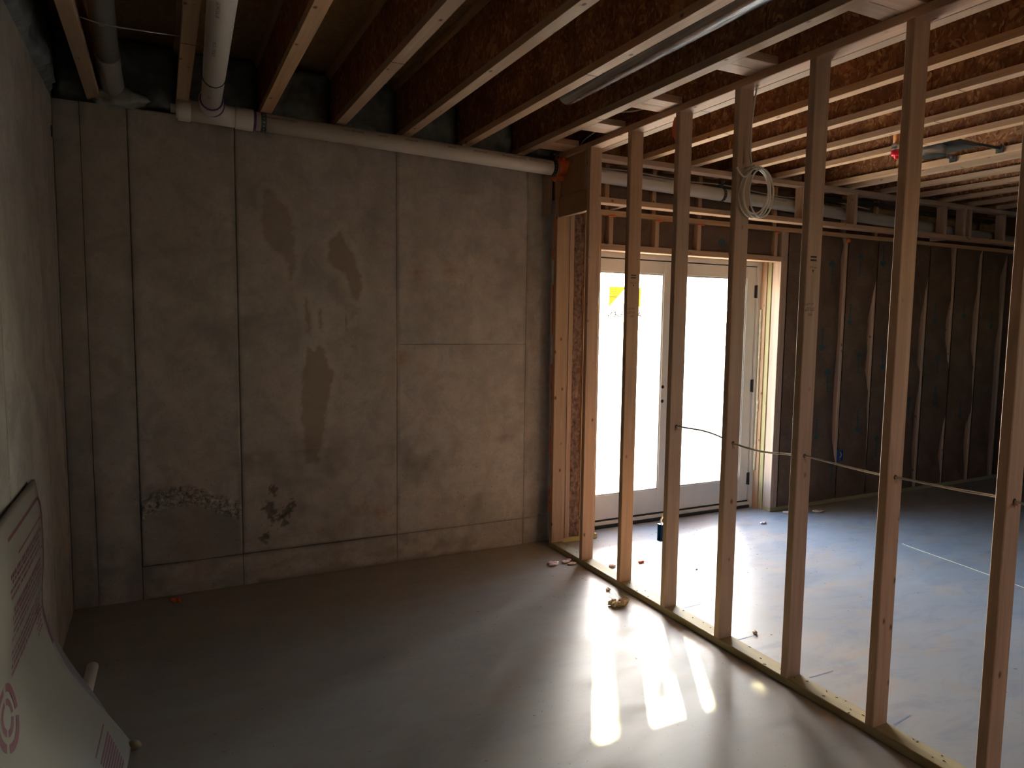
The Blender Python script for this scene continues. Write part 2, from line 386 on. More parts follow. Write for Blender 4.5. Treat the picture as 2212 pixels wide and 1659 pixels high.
def textvf(s, size=1.0, extrude=0.0, bold=0.0):
    key = (s, extrude, bold)
    if key not in _tc:
        c = bpy.data.curves.new('t', 'FONT'); c.body = s; c.align_x = 'CENTER'; c.align_y = 'CENTER'; c.resolution_u = 2; c.extrude = extrude; c.offset = bold
        o = bpy.data.objects.new('t', c); COL.objects.link(o)
        dg = bpy.context.evaluated_depsgraph_get(); me = bpy.data.meshes.new_from_object(o.evaluated_get(dg))
        _tc[key] = ([tuple(v.co) for v in me.vertices], [tuple(p.vertices) for p in me.polygons])
        bpy.data.objects.remove(o); bpy.data.curves.remove(c); bpy.data.meshes.remove(me)
    V, F = _tc[key]
    return [(x * size, y * size, z * size) for x, y, z in V], F
def place_text(s, size, origin, xd, yd):
    V, F = textvf(s, size); o, xd, yd = Vector(origin), Vector(xd), Vector(yd)
    return [o + xd * v[0] + yd * v[1] for v in V], F
def fbm(x, y, z=0.0, o=4):
    return noise.fractal(Vector((x, y, z)), 0.6, 2.0, o)

ORD = ['first', 'second', 'third', 'fourth', 'fifth', 'sixth', 'seventh', 'eighth', 'ninth', 'tenth', 'eleventh', 'twelfth', 'thirteenth']
W, T = 0.0855, 0.0365
H = 2.6825; JB = 2.719; JT = 3.075
XL, XR, YB = -2.894, 5.50, -7.2

# ------------------------------------------------------------------ setting: floor, walls, deck
fl = put('floor', *boxvf((XL - 0.2, YB - 0.2, -0.15), (XR + 0.2, 0.25, 0.0)), FLOOR, centre=(0, 0, 0)); tag(fl, kind='structure', label='bare grey concrete slab floor with dust and glare from the door', cat='floor')
gd = put('ground', *boxvf((-30, 0.26, -0.4), (40, 60, -0.16)), PATIO); tag(gd, kind='structure', label='pale sunlit concrete ground outside the glass door', cat='ground')

# poured concrete wall at the far end, cast against panels
def poly_d(px, pz, poly):
    """signed distance to a polygon (negative inside)"""
    d = 1e9; ins = False; n = len(poly)
    for i in range(n):
        x1, z1 = poly[i]; x2, z2 = poly[(i + 1) % n]
        ex, ez = x2 - x1, z2 - z1; t = max(0, min(1, ((px - x1) * ex + (pz - z1) * ez) / (ex * ex + ez * ez)))
        d = min(d, math.hypot(px - x1 - t * ex, pz - z1 - t * ez))
        if (z1 > pz) != (z2 > pz) and px < (x2 - x1) * (pz - z1) / (z2 - z1) + x1: ins = not ins
    return -d if ins else d
STAINS = [[(-1.87, 2.35), (-1.8, 2.31), (-1.71, 2.19), (-1.70, 1.89), (-1.73, 1.83), (-1.77, 1.97), (-1.84, 1.98), (-1.89, 2.09)],
          [(-1.43, 2.14), (-1.41, 2.07), (-1.35, 2.0), (-1.3, 1.78), (-1.32, 1.70), (-1.37, 1.72), (-1.41, 1.88), (-1.46, 1.89), (-1.51, 1.95), (-1.5, 2.07)],
          [(-1.64, 1.46), (-1.60, 1.40), (-1.57, 1.45), (-1.5, 1.31), (-1.48, 1.24), (-1.51, 1.11), (-1.56, 0.82), (-1.58, 0.71), (-1.65, 0.71), (-1.67, 0.91), (-1.68, 1.06), (-1.66, 1.31)],
          [(-1.66, 1.72), (-1.64, 1.73), (-1.60, 1.47), (-1.63, 1.46)], [(-1.57, 1.66), (-1.545, 1.66), (-1.55, 1.52), (-1.57, 1.54)]]
SCAR = [(-2.556, 0.47), (-2.50, 0.515), (-2.40, 0.54), (-2.33, 0.545), (-2.25, 0.525), (-2.187, 0.49), (-2.10, 0.455), (-2.037, 0.425)]
def scar_z(x):
    for (x1, z1), (x2, z2) in zip(SCAR, SCAR[1:]):
        if x1 <= x <= x2: return z1 + (z2 - z1) * (x - x1) / (x2 - x1)
    return None
HOLES = [(-1.87, 0.44, 0.040), (-1.77, 0.43, 0.028), (-1.80, 0.40, 0.02), (-1.79, 0.36, 0.022), (-1.85, 0.56, 0.022), (-1.90, 0.27, 0.022), (-1.74, 0.46, 0.018), (-1.84, 0.38, 0.02)]
wall_back = thing('wall_back', 'grey poured concrete wall with vertical form joints and brown damp stains', 'wall', (-1.4, 0.1, 1.35), kind='structure')
put('wall_core', *boxvf((XL - 0.2, 0.03, -0.1), (0.10, 0.22, 2.700)), CONCL, wall_back)
def form_panel(x0, x1, z0, z1, step, off):
    g = 0.0015
    x0 += g; x1 -= g; z0 += g; z1 -= g
    nx, nz = max(2, int((x1 - x0) / step)), max(2, int((z1 - z0) / step))
    V, A = [], {k: [] for k in ('scar', 'stain', 'halo', 'grime_shade', 'rust', 'hole', 'pits')}
    for j in range(nz + 1):
        for i in range(nx + 1):
            x = x0 + (x1 - x0) * i / nx; z = z0 + (z1 - z0) * j / nz
            edge = min(x - x0, x1 - x, z - z0, z1 - z)
            y = off + (0.002 if edge < 1e-6 else 0.0)
            wob = fbm(x * 14, z * 14, 3.0) * 0.016 + fbm(x * 50, z * 50, 9.0, 2) * 0.008
            st = ha = gr = ho = sk = 0.0
            for k, p in enumerate(STAINS):
                if p[0][0] - 0.5 < x < p[0][0] + 0.6:
                    d = poly_d(x, z, p) + wob
                    st = max(st, min(1, max(0, -d / 0.008)) * (0.55 if k == 0 else 0.85)); ha = max(ha, max(0, 1 - abs(d - 0.02) / 0.03))
            if -1.41 < x < -1.33 and 1.42 < z < 1.72: st = max(st, max(0, fbm(x * 20, z * 8, 1) * 1.5))
            # grime along the form joints, the base; shade painted into the dark corner
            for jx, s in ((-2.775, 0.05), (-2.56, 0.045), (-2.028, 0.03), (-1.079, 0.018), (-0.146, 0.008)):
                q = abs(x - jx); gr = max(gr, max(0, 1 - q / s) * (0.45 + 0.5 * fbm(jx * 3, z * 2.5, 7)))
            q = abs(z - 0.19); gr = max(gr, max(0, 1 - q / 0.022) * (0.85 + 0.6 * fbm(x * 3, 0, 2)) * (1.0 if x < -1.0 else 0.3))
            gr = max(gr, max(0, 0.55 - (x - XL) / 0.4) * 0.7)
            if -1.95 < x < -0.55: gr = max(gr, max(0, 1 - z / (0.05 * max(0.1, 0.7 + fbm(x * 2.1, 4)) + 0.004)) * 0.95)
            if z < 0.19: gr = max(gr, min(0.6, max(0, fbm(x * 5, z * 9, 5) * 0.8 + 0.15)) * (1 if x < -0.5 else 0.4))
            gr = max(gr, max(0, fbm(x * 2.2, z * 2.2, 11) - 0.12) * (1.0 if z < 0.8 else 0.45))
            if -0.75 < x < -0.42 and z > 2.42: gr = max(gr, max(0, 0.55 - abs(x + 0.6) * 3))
            for hx, hz, r in HOLES:
                d = math.hypot(x - hx, (z - hz) * 0.8) + fbm(x * 34, z * 34, 2) * 0.022
                if d < r: ho = 1.0; y += 0.008 * (1 - d / r) + 0.004
            sz = scar_z(x)
            if sz is not None:
                d = z - sz
                if -0.02 < d < 0.085 + 0.02 * fbm(x * 20, 1):
                    y += 0.014 * fbm(x * 38, z * 38, 4, 3) - (0.012 if d > 0 else 0.0); gr = min(gr, 0.15) + 0.5 * max(0, fbm(x * 40, z * 40, 4, 2))
                    ha = max(ha, 1.0); sk = 1.0
                elif z > 0.19 and d <= -0.02:
                    y -= 0.004; gr = max(gr, 0.40)
            ru = 0.0
            for rx, rz in ((-0.94, 1.90), (-0.71, 1.92), (-1.05, 1.35), (-1.30, 0.42), (-1.18, 0.36)):
                ru = max(ru, max(0, 0.8 - math.hypot(x - rx, z - rz) / 0.10))
            V.append((x, y, z)); A['scar'].append(sk); A['stain'].append(st); A['halo'].append(ha); A['grime_shade'].append(min(1, max(0, gr))); A['hole'].append(ho); A['rust'].append(ru)
            A['pits'].append(min(1, max(0.12, 1.15 - z / 1.25 + (0.25 if x > -1.1 else 0))))
    F = [(j * (nx + 1) + i, j * (nx + 1) + i + 1, (j + 1) * (nx + 1) + i + 1, (j + 1) * (nx + 1) + i) for j in range(nz) for i in range(nx)]
    n0 = len(V); V += [(x0, 0.03, z0), (x1, 0.03, z0), (x1, 0.03, z1), (x0, 0.03, z1)]
    for k in A: A[k] += [0.0] * 4
    c = [0, nx, (nx + 1) * nz + nx, (nx + 1) * nz]
    bot = list(range(0, nx + 1)); top = [(nx + 1) * nz + i for i in range(nx + 1)]; lef = [j * (nx + 1) for j in range(nz + 1)]; rig = [j * (nx + 1) + nx for j in range(nz + 1)]
    F += [tuple(bot[::-1]) + (n0, n0 + 1), tuple(top) + (n0 + 2, n0 + 3), tuple(lef) + (n0 + 3, n0), tuple(rig[::-1]) + (n0 + 1, n0 + 2)]
    o = put('form_panel', V, F, CONC, wall_back, step < 0.012 and z1 > 1, centre=(0, 0, 0))
    for k, a in A.items():
        at = o.data.attributes.new(k, 'FLOAT', 'POINT'); at.data.foreach_set('value', a)
    return o
JX = [XL, -2.775, -2.56, -2.028, -1.079, -0.146, 0.10]
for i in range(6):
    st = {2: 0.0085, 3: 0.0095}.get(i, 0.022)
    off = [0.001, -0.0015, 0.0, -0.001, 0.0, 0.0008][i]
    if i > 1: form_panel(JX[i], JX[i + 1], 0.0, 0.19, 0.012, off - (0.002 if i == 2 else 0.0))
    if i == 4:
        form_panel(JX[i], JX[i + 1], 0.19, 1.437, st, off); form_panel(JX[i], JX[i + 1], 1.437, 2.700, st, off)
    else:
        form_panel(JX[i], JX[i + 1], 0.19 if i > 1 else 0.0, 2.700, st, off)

wall_left = thing('wall_left', 'pale poured concrete side wall with vertical form joints', 'wall', (XL - 0.1, -3, 1.35), kind='structure')
put('wall_core', *boxvf((XL - 0.22, YB, -0.1), (XL - 0.03, 0.03, 2.700)), CONCL, wall_left)
ly = [0.0, -0.10, -0.62, -1.54, -2.46, -3.38, -4.30, -5.22, -6.14, YB]
for k in range(len(ly) - 1):
    a, b = ly[k] - 0.0025, ly[k + 1] + 0.0025
    box('form_panel', (XL - 0.04, b, 0.0), (XL + random.uniform(-0.001, 0.001), a, 2.700), CONCL, wall_left, along=2, ch=0.004)
put('tie_hole', *boxvf((XL - 0.002, -0.075, 2.49), (XL + 0.003, -0.045, 2.545)), RUBBER, wall_left)

wall_rear = thing('wall_rear', 'plain concrete wall behind with one added fill window', 'wall', (1, YB - 0.1, 1.3), kind='structure')
x0, x1, z0, z1 = 1.5, 2.3, 1.75, 2.25
for lo, hi in (((XL - .2, YB - .2, -.1), (x0, YB, 3.1)), ((x1, YB - .2, -.1), (XR + .2, YB, 3.1)), ((x0, YB - .2, -.1), (x1, YB, z0)), ((x0, YB - .2, z1), (x1, YB, 3.1))):
    put('wall_section', *boxvf(lo, hi), CONCL, wall_rear)
w1 = thing('fill_window', 'added fill window in the wall behind, right of the partition, out of view', 'window', ((x0 + x1) / 2, YB - 0.1, 1.65), kind='structure'); e = 0.04  # unseen rear window, added to give fill from behind
put('window_frame', *joinup([boxvf((x0, YB - .14, z0), (x0 + e, YB - .06, z1)), boxvf((x1 - e, YB - .14, z0), (x1, YB - .06, z1)), boxvf((x0 + e, YB - .14, z0), (x1 - e, YB - .06, z0 + e)), boxvf((x0 + e, YB - .14, z1 - e), (x1 - e, YB - .06, z1))]), WHITEP, w1)
put('window_pane', *boxvf((x0 + e, YB - .103, z0 + e), (x1 - e, YB - .097, z1 - e)), GLASS, w1)
wall_right = put('wall_right', *boxvf((XR, YB - .2, -.1), (XR + 0.2, 0.25, 3.1)), KRAFT); tag(wall_right, kind='structure', label='dark side wall at the far right end of the framed room', cat='wall')

# outside wall round the glass door
DX0, DX1, DZ = 0.328, 2.202, 2.15
wall_out = thing('wall_outside', 'sheathed outside wall around the glass double door', 'wall', (3, 0.1, 1.3), kind='structure')
for lo, hi in (((0.10, 0.0, -.1), (DX0, 0.22, JT)), ((DX1, 0.0, -.1), (XR, 0.22, JT)), ((DX0, 0.0, DZ), (DX1, 0.22, JT))):
    put('wall_section', *boxvf(lo, hi), SHEATH, wall_out)

ceiling = thing('ceiling', 'underside of the brown plywood floor deck above the joists', 'ceiling', (1, -3.5, JT), kind='structure')
ys_ = [0.2, -1.05, -2.27, -3.49, -4.71, -5.93, YB - 0.2]
for k in range(6):
    xs_ = [XL - 0.2, -1.9 + 0.4 * (k % 2), 0.55 + 0.4 * (k % 2), 3.0 + 0.4 * (k % 2), XR + 0.2]
    for i in range(4):
        box('deck_panel', (xs_[i] + 0.001, ys_[k + 1] + 0.001, JT), (xs_[i + 1] - 0.001, ys_[k] - 0.001, JT + 0.019), SUBF, ceiling, along=0, ch=0.001)

# spray foamed rim: one lumpy slab in each joist bay
JXS = [-2.739, -2.323, -1.907, -1.491, -1.075, -0.659, -0.243, 0.173, 0.589, 1.005, 1.421, 1.837, 2.46, 2.67, 3.085, 3.501, 3.917, 4.333, 4.749, 5.165]
FW = 0.060
rim = thing('trim_1', 'dark grey spray foam sealing the rim above the concrete wall', 'foam', (-1.4, 0.08, 2.9), kind='structure')
put('rim_board', *boxvf((XL - .2, 0.16, 2.700), (XR, 0.22, JT + .02)), SHEATH, rim)
put('rim_board', *boxvf((XL - .2, YB - .2, 2.700), (XL - .09, 0.16, JT + .02)), SHEATH, rim)
def foam_slab(x0, x1, z0, z1, yb, yf, seed, parent, axis='y'):
    nx, nz = max(6, int((x1 - x0) / 0.03)), 12; V = []
    for j in range(nz + 1):
        for i in range(nx + 1):
            u = x0 + (x1 - x0) * i / nx; z = z0 + (z1 - z0) * j / nz
            e = min(i, nx - i) / nx * 2; k = min(j, nz - j) / nz * 2
            h = yf + (yb - yf) * 0.55 * (max(0, 1 - e * 4) ** 2 + max(0, 1 - k * 5) ** 2) + fbm(u * 6 + seed, z * 6, seed) * 0.028
            V.append((u, h, z) if axis == 'y' else (h, u, z))
    F = [(j * (nx + 1) + i, j * (nx + 1) + i + 1, (j + 1) * (nx + 1) + i + 1, (j + 1) * (nx + 1) + i) for j in range(nz) for i in range(nx)]
    n0 = len(V); cs = [(x0, z0), (x1, z0), (x1, z1), (x0, z1)]
    V += [(u, yb, z) if axis == 'y' else (yb, u, z) for u, z in cs]
    bot = list(range(0, nx + 1)); top = [(nx + 1) * nz + i for i in range(nx + 1)]; lef = [j * (nx + 1) for j in range(nz + 1)]; rig = [j * (nx + 1) + nx for j in range(nz + 1)]
    F += [tuple(bot[::-1]) + (n0, n0 + 1), tuple(top) + (n0 + 2, n0 + 3), tuple(lef) + (n0 + 3, n0), tuple(rig[::-1]) + (n0 + 1, n0 + 2)]
    if axis != 'y': F = [f[::-1] for f in F]
    return put('spray_foam', V, F, GREYF, parent, True)
edges = [XL - 0.01] + [x for x in JXS]
for k in range(8):
    x0 = (JXS[k - 1] + 0.036 if k else XL + 0.002); x1 = JXS[k] + 0.024
    foam_slab(x0, x1, 2.702, JT - 0.002, 0.16, 0.05 if k > 1 else 0.03, k * 3.7, rim)
foam_slab(-3.4, 0.14, 2.702, JT - 0.002, XL - 0.08, XL + 0.03, 50.0, rim, axis='x')

# ------------------------------------------------------------------ I-joists
def joist(x0, label, y1=0.10):
    t = thing('floor_joist', label, 'joist', (x0 + FW / 2, -3.5, JB), 'I-shaped floor joists')
    y0 = YB
    sp = -0.9 - random.random() * 1.6
    box('bottom_flange', (x0, y0, JB), (x0 + FW, y1, JB + T), FLANGE, t, along=1, ch=0.0015)
    box('top_flange', (x0, y0, JT - T), (x0 + FW, y1, JT - 0.0005), FLANGE, t, along=1, ch=0.0015)
    ws = [y0, -4.9 + random.uniform(-.3, .3), sp - 1.2, sp + 0.15, y1]
    for a, b in zip(ws, ws[1:]):
        box('web', (x0 + FW / 2 - 0.005, a + 0.003, JB + T - 0.008), (x0 + FW / 2 + 0.005, b - 0.003, JT - T + 0.008), WEB, t, along=1, ch=0.0005)
    put('flange_joint', *boxvf((x0 - 0.0004, sp, JB - 0.0006), (x0 + FW + 0.0004, sp + 0.004, JB + 0.004)), INKD, t)
    return t
lab_l = ['I-shaped floor joist next to the left concrete wall', 'I-shaped floor joist left of the white pipe elbow', 'I-shaped floor joist right of the white pipe elbow, meeting the pipe at its strap']
for k, x in enumerate(JXS):
    if k < 3: lb = lab_l[k]
    elif k < 7: lb = 'I-shaped floor joist, %s to the left of the stud partition' % ORD[6 - k]
    elif k == 12: lb = 'left one of the closely paired floor joists past the can light'
    elif k == 13: lb = 'right one of the closely paired floor joists past the can light'
    elif k < 12: lb = 'I-shaped floor joist, %s to the right of the partition top plate' % ORD[k - 7]
    else: lb = 'I-shaped floor joist, %s to the right of the closely paired joists' % ORD[k - 14]
    joist(x, lb)

# ------------------------------------------------------------------ stud partition
part = thing('stud_partition', 'open stud partition of bare spruce boards crossing the concrete floor', 'partition', (W / 2, -2.5, 0), kind='thing')
tag(box('bottom_plate', (0, -6.0, 0), (W, -0.118, T), PTW, part, along=1), 'greenish treated bottom plate')
box('top_plate', (0, -6.0, H), (W, -0.02, H + T), WOOD, part, along=1)
SY = [-0.557, -0.983, -1.400, -1.821, -2.244, -2.664, -3.078, -3.49, -3.91, -4.33, -4.75, -5.17, -5.6]
studs = []
for k, y in enumerate(SY):
    m = WOOD if k not in (1,) else WOODW
    s = box('stud', (0, y, T), (W, y + T, H), m, part, along=2, ch=0.003); studs.append(s)
box('end_stud', (0, -0.157, T), (W, -0.120, H), WOODW, part, along=2)
box('nailer', (-0.034, -0.085, 2.325), (0.0, -0.005, H), WOOD, part, along=2)
box('fire_block', (0.010, SY[0] + T, 2.300), (0.046, -0.157, 2.434), PLYB, part, along=1)
def holed_panel(x0, x1, ya, yb, za, zb, cy_, cz_, r, n=32):
    V, F = [], []
    for x in (x0, x1):
        for k in range(n):
            a = 2 * math.pi * k / n; dy, dz = math.cos(a), math.sin(a)
            ty = ((yb if dy > 0 else ya) - cy_) / dy if abs(dy) > 1e-6 else 1e9; tz = ((zb if dz > 0 else za) - cz_) / dz if abs(dz) > 1e-6 else 1e9
            t = min(ty, tz); V += [(x, cy_ + dy * r, cz_ + dz * r), (x, cy_ + dy * t, cz_ + dz * t)]
    m = 2 * n
    for k in range(n):
        a, b = 2 * k, 2 * ((k + 1) % n)
        F += [(a, b, b + 1, a + 1), (m + a, m + a + 1, m + b + 1, m + b), (a, m + a, m + b, b), (a + 1, b + 1, m + b + 1, m + a + 1)]
    for cyy, czz in ((ya, za), (ya, zb), (yb, za), (yb, zb)):
        a = math.atan2(czz - cz_, cyy - cy_) % (2 * math.pi); k = int(a / (2 * math.pi) * n); i0, i1 = 2 * (k % n) + 1, 2 * ((k + 1) % n) + 1
        q = len(V); V += [(x0, cyy, czz), (x1, cyy, czz)]; F += [(i0, i1, q), (m + i1, m + i0, q + 1), (i0, q, q + 1, m + i0), (q, i1, m + i1, q + 1)]
    return V, F
put('fire_panel', *holed_panel(0.026, 0.038, SY[0] + T, -0.0, 2.436, H, -0.165, 2.6195, 0.056), PLYB, part)
box('fire_panel_cleat', (0.012, SY[0] + T, 2.434), (0.026, SY[0] + T + 0.05, H), WOOD, part, along=2)
# grade stamps printed upside down on the studs
def stamp(y, z1, z2, x, owner):
    P = []
    yy = y - 0.0004
    for s, sz, dx, dz in (('STUD', 0.019, 0, 0.0), ('KD-HT', 0.013, 0.002, 0.022), ('SPFS', 0.015, -0.001, -0.022), ('2 X 4', 0.011, 0.028, 0.018), ('96', 0.014, 0.027, -0.006)):
        P.append(place_text(s, sz, (x - dx - 0.006, yy, z2 + dz), (-1, 0, 0), (0, 0, -1)))
    for i in range(2): P.append(boxvf((x - 0.018, yy, z1 - 0.010 + i * 0.014), (x + 0.018, yy + 0.0005, z1 - 0.002 + i * 0.014)))
    P.append(place_text('SPF  NO2', 0.011, (x, yy, z1 - 0.035), (-1, 0, 0), (0, 0, -1)))
    P.append(([(x - 0.006, yy, z1 - 0.046), (x + 0.006, yy, z1 - 0.046), (x, yy, z1 - 0.058)], [(0, 1, 2)]))
    o = put('grade_stamp', *joinup(P), INKD, None); o['kind'] = 'stuff'
    o.parent = owner; o.matrix_parent_inverse = Matrix.Identity(4)
    M = (part.matrix_basis @ owner.matrix_basis).inverted() @ Matrix.Translation(o.location); o.matrix_local = M
stamp(SY[1], 1.86, 1.655, 0.040, studs[1])
stamp(SY[4], 1.87, 1.66, 0.038, studs[4])

# short flat blocks between the partition plate and the next joist
for k, (yn, lb) in enumerate(((-0.40, 'beside the pipe hole'), (-0.905, 'above the first stud'), (-1.40, 'above the third stud'), (-2.03, 'above the fourth and fifth studs'), (-2.70, 'above the sixth stud'))):
    t = thing('ladder_block', 'pale flat block bridging joist and partition top plate, ' + lb, 'block', (-0.09, yn + W, JB), 'flat blocks above the partition')
    for i in range(2):
        box('block_board', (-0.183, yn + i * (W + 0.001), JB + (0.0 if i == 0 else 0.001)), (0.010, yn + i * (W + 0.001) + W, JB + T), WOOD, t, along=0)

# ------------------------------------------------------------------ inner stud wall beside and over the door
IY0, IY1 = -0.103, -0.017
ZT = 2.358
iw = thing('framed_wall', 'bare stud framing with header around the glass door and along the insulated wall', 'stud wall', (2.6, -0.06, 0), kind='thing')
tag(box('bottom_plate', (0.09, IY0, 0), (0.42, IY1, T), PTW, iw), 'treated bottom plate left of the door')
tag(box('bottom_plate', (2.176, IY0, 0), (XR - 0.004, IY1, T), PTW, iw), 'treated bottom plate right of the door')
box('top_plate', (0.09, IY0, ZT), (XR - 0.004, IY1, ZT + T), WOODW, iw)
ISX = [2.55, 2.940, 3.340, 3.73, 4.085, 4.493, 4.924, 5.352]
for x in (0.098, 0.138, 0.262, 0.362):
    box('stud', (x, IY0, T), (x + T, IY1, ZT), WOODW, iw, along=2)
for x in (2.176, 2.214): box('stud', (x, IY0, T), (x + T, IY1, ZT), WOOD, iw, along=2)
for x in ISX: box('stud', (x, IY0, T), (x + T, IY1, ZT), WOOD, iw, along=2)
box('header_plate', (0.398, IY0, 2.112), (2.176, IY1, 2.156), WOODW, iw)
CR = [0.460, 0.873, 1.276, 2.090]
for x in CR:
    box('cripple_stud', (x, IY0, 2.156), (x + T, IY1, ZT), WOODW, iw, along=2)
UPX = [0.44, 0.86, 1.30, 1.72, 2.10, 2.52, 2.94, 3.36]
for x in UPX: box('upper_cripple', (x, IY0 + 0.03, ZT + T), (x + T, IY1, JB), WOODW, iw, along=2)
# rough opening lining beside and over the door
box('jamb_board', (2.158, 0.028, 0), (2.196, 0.20, 2.14), WOODW, iw, along=2)
tag(box('jamb_trim', (2.168, -0.013, 0), (2.200, 0.027, 2.14), PTW, iw, along=2), 'treated yellowish jamb trim')
box('head_board', (0.398, -0.013, 2.122), (2.168, 0.10, 2.146), WOOD, iw)
box('jamb_board', (0.330, 0.028, 0), (0.366, 0.20, 2.14), WOODW, iw, along=2)

# ------------------------------------------------------------------ soffit ladder hiding the pipe
SF0, SF1 = -0.325, -0.240
sof = thing('pipe_soffit', 'ladder shaped soffit of boards hung under the joists in front of the pipe', 'soffit', (2.8, -0.28, 2.4), kind='thing')
box('top_rail', (W + 0.002, SF0, 2.682), (XR - 0.004, SF1, JB - 0.0005), WOOD, sof)
box('bottom_rail', (W + 0.002, SF0, 2.397), (XR - 0.004, SF1, 2.4345), WOODW, sof)
for x in (2.145, 2.750, 3.960, 4.250, 4.335, 4.880):
    box('ladder_stud', (x, SF0 + 0.002, 2.4345), (x + T, SF1 - 0.002, 2.682), WOOD, sof, along=2)
box('tie_block', (0.46, SF1, 2.397), (0.50, IY0, 2.4345), WOOD, sof)
box('tie_block', (4.10, SF1, 2.397), (4.14, IY0, 2.4345), WOOD, sof)

# ------------------------------------------------------------------ kraft faced batts
def interp(ctrl, z):
    if z <= ctrl[0][0]: return ctrl[0][1]
    for (a, b), (c, d) in zip(ctrl, ctrl[1:]):
        if a <= z <= c: return b + (d - b) * (z - a) / (c - a)
    return ctrl[-1][1]
BF = IY0 - 0.004
def arrow(u, v, s, flip):
    P = [(-0.5, -0.25), (0.5, -0.25), (0.5, 0.15), (0, 0.5), (-0.5, 0.15)]
    q = [(u + a * s, v + (b if not flip else -b) * s) for a, b in P]
    return q
def batt(label, xl, xr, z0, z1, seed, prints=(), bulge=0.014, nz=60, face=BF, tuck=None):
    t = thing('insulation_batt', label, 'insulation', ((interp(xl, 1) + interp(xr, 1)) / 2, -0.06, z0), 'kraft paper faced insulation batts')
    nx = 10
    def surf(f, z):
        a, b = interp(xl, z), interp(xr, z)
        a += 0.003 * noise.noise(Vector((z * 9, seed, 0))); b += 0.006 * noise.noise(Vector((z * 11, seed + 9, 0))) if (tuck is None or interp(tuck, z) < 0.006) else -0.0006
        x = a + (b - a) * f; e = math.sin(math.pi * min(1, max(0, f)))
        k = min(1.0, (z - z0) / 0.06, (z1 - z) / 0.06)
        y = face - bulge * (e ** 0.6) * max(0, k) * (0.7 + 0.5 * noise.noise(Vector((x * 5, z * 3, seed)))) - 0.004 * abs(noise.noise(Vector((x * 14, z * 7, seed + 3)))) * e
        if tuck is not None: y += interp(tuck, z) * max(0.0, (f - 0.55) / 0.45) ** 2.2
        return x, y
    V = []
    for j in range(nz + 1):
        z = z0 + (z1 - z0) * j / nz
        for i in range(nx + 1):
            x, y = surf(i / nx, z); V.append((x, y, z))
    F = [(j * (nx + 1) + i, j * (nx + 1) + i + 1, (j + 1) * (nx + 1) + i + 1, (j + 1) * (nx + 1) + i) for j in range(nz) for i in range(nx)]
    n0 = len(V); V += [(x, y + 0.0015, z) for x, y, z in V]
    F += [tuple(n0 + i for i in f[::-1]) for f in F]
    put('kraft_facing', V, F, KRAFT, t, True)
    hx0, hx1 = max(c[1] for c in xl) + 0.02, min(c[1] for c in xr) - 0.02
    if hx1 - hx0 > 0.02 and face == BF: put('fibre_body', *boxvf((hx0, -0.045, z0 + 0.005), (hx1, -0.004, z1 - 0.005)), FIBRE, t)
    for (f, z, s, flip) in prints:
        q = []
        V2, F2 = [], []
        for (u, v) in arrow(0, 0, s, flip): 
            a, b = interp(xl, z), interp(xr, z); ff = f + u / (b - a); x, y = surf(ff, z + v); V2.append((x, y - 0.0022, z + v))
        F2.append(tuple(range(5)) if not flip else tuple(range(4, -1, -1)))
        for i in range(6):
            zz = z + (-1 if not flip else 1) * (s * 0.42 + i * 0.026); k = len(V2)
            if not z0 + 0.02 < zz < z1 - 0.02: continue
            for du, dv in ((-0.011, -0.010), (0.011, -0.010), (0.011, 0.010), (-0.011, 0.010)):
                a, b = interp(xl, zz), interp(xr, zz); x, y = surf(f + du / (b - a), zz + dv); V2.append((x, y - 0.0022, zz + dv))
            F2.append((k, k + 1, k + 2, k + 3))
        put('arrow_print', V2, F2, TEALINK, t)
    return t
C = lambda v: [(0.0, v), (2.4, v)]
def exposed(x0, ctrl):   # where the left batt's flange stops on this stud, as control points of width left bare
    return [(z, x0 + max(0.0, T - w * 2.4) - (0.0025 if w * 2.4 > T else 0.0)) for z, w in ctrl]
def tucked(ctrl): return [(z, 0.004 + max(0.0, (w * 2.4 - T) / 1.15)) for z, w in ctrl]
exL = {
 2.940: [(0.30, 0.0), (0.42, 0.012), (0.55, 0.028), (0.75, 0.034), (1.1, 0.034), (1.5, 0.030), (2.0, 0.030), (2.15, 0.036), (2.3, 0.022), (2.36, 0.030)],
 3.340: [(0.05, 0.002), (0.5, 0.004), (0.75, 0.008), (0.9, 0.014), (1.0, 0.010), (1.2, 0.034), (1.35, 0.028), (1.5, 0.034), (1.65, 0.034), (1.85, 0.016), (2.02, 0.0), (2.36, 0.0)],
 3.73: [(0, 0.02), (2.4, 0.02)],
 4.085: [(0.10, 0.020), (0.45, 0.036), (0.8, 0.028), (1.0, 0.020), (1.15, 0.014), (1.25, 0.034), (1.45, 0.036), (1.62, 0.034), (1.8, 0.022), (1.98, 0.008), (2.08, 0.0), (2.36, 0.0)],
 4.493: [(0.15, 0.010), (0.3, 0.030), (0.55, 0.018), (0.72, 0.0), (1.15, 0.0), (1.25, 0.006), (1.45, 0.030), (1.65, 0.034), (1.78, 0.024), (1.85, 0.016), (2.1, 0.020), (2.36, 0.032)],
 4.924: [(0.15, 0.022), (0.4, 0.034), (0.6, 0.030), (0.72, 0.006), (0.95, 0.006), (1.05, 0.014), (1.2, 0.012), (1.4, 0.034), (1.75, 0.032), (1.95, 0.020), (2.1, 0.022), (2.3, 0.018), (2.36, 0.0)],
 5.352: [(0.15, 0.030), (0.5, 0.034), (1.0, 0.032), (1.4, 0.036), (1.6, 0.024), (1.9, 0.030), (2.1, 0.036), (2.25, 0.016), (2.33, 0.0)],
}
bays = [(2.251, 2.550), (2.587, 2.940), (2.977, 3.340), (3.377, 3.73), (3.767, 4.085), (4.122, 4.493), (4.530, 4.924), (4.961, 5.352)]
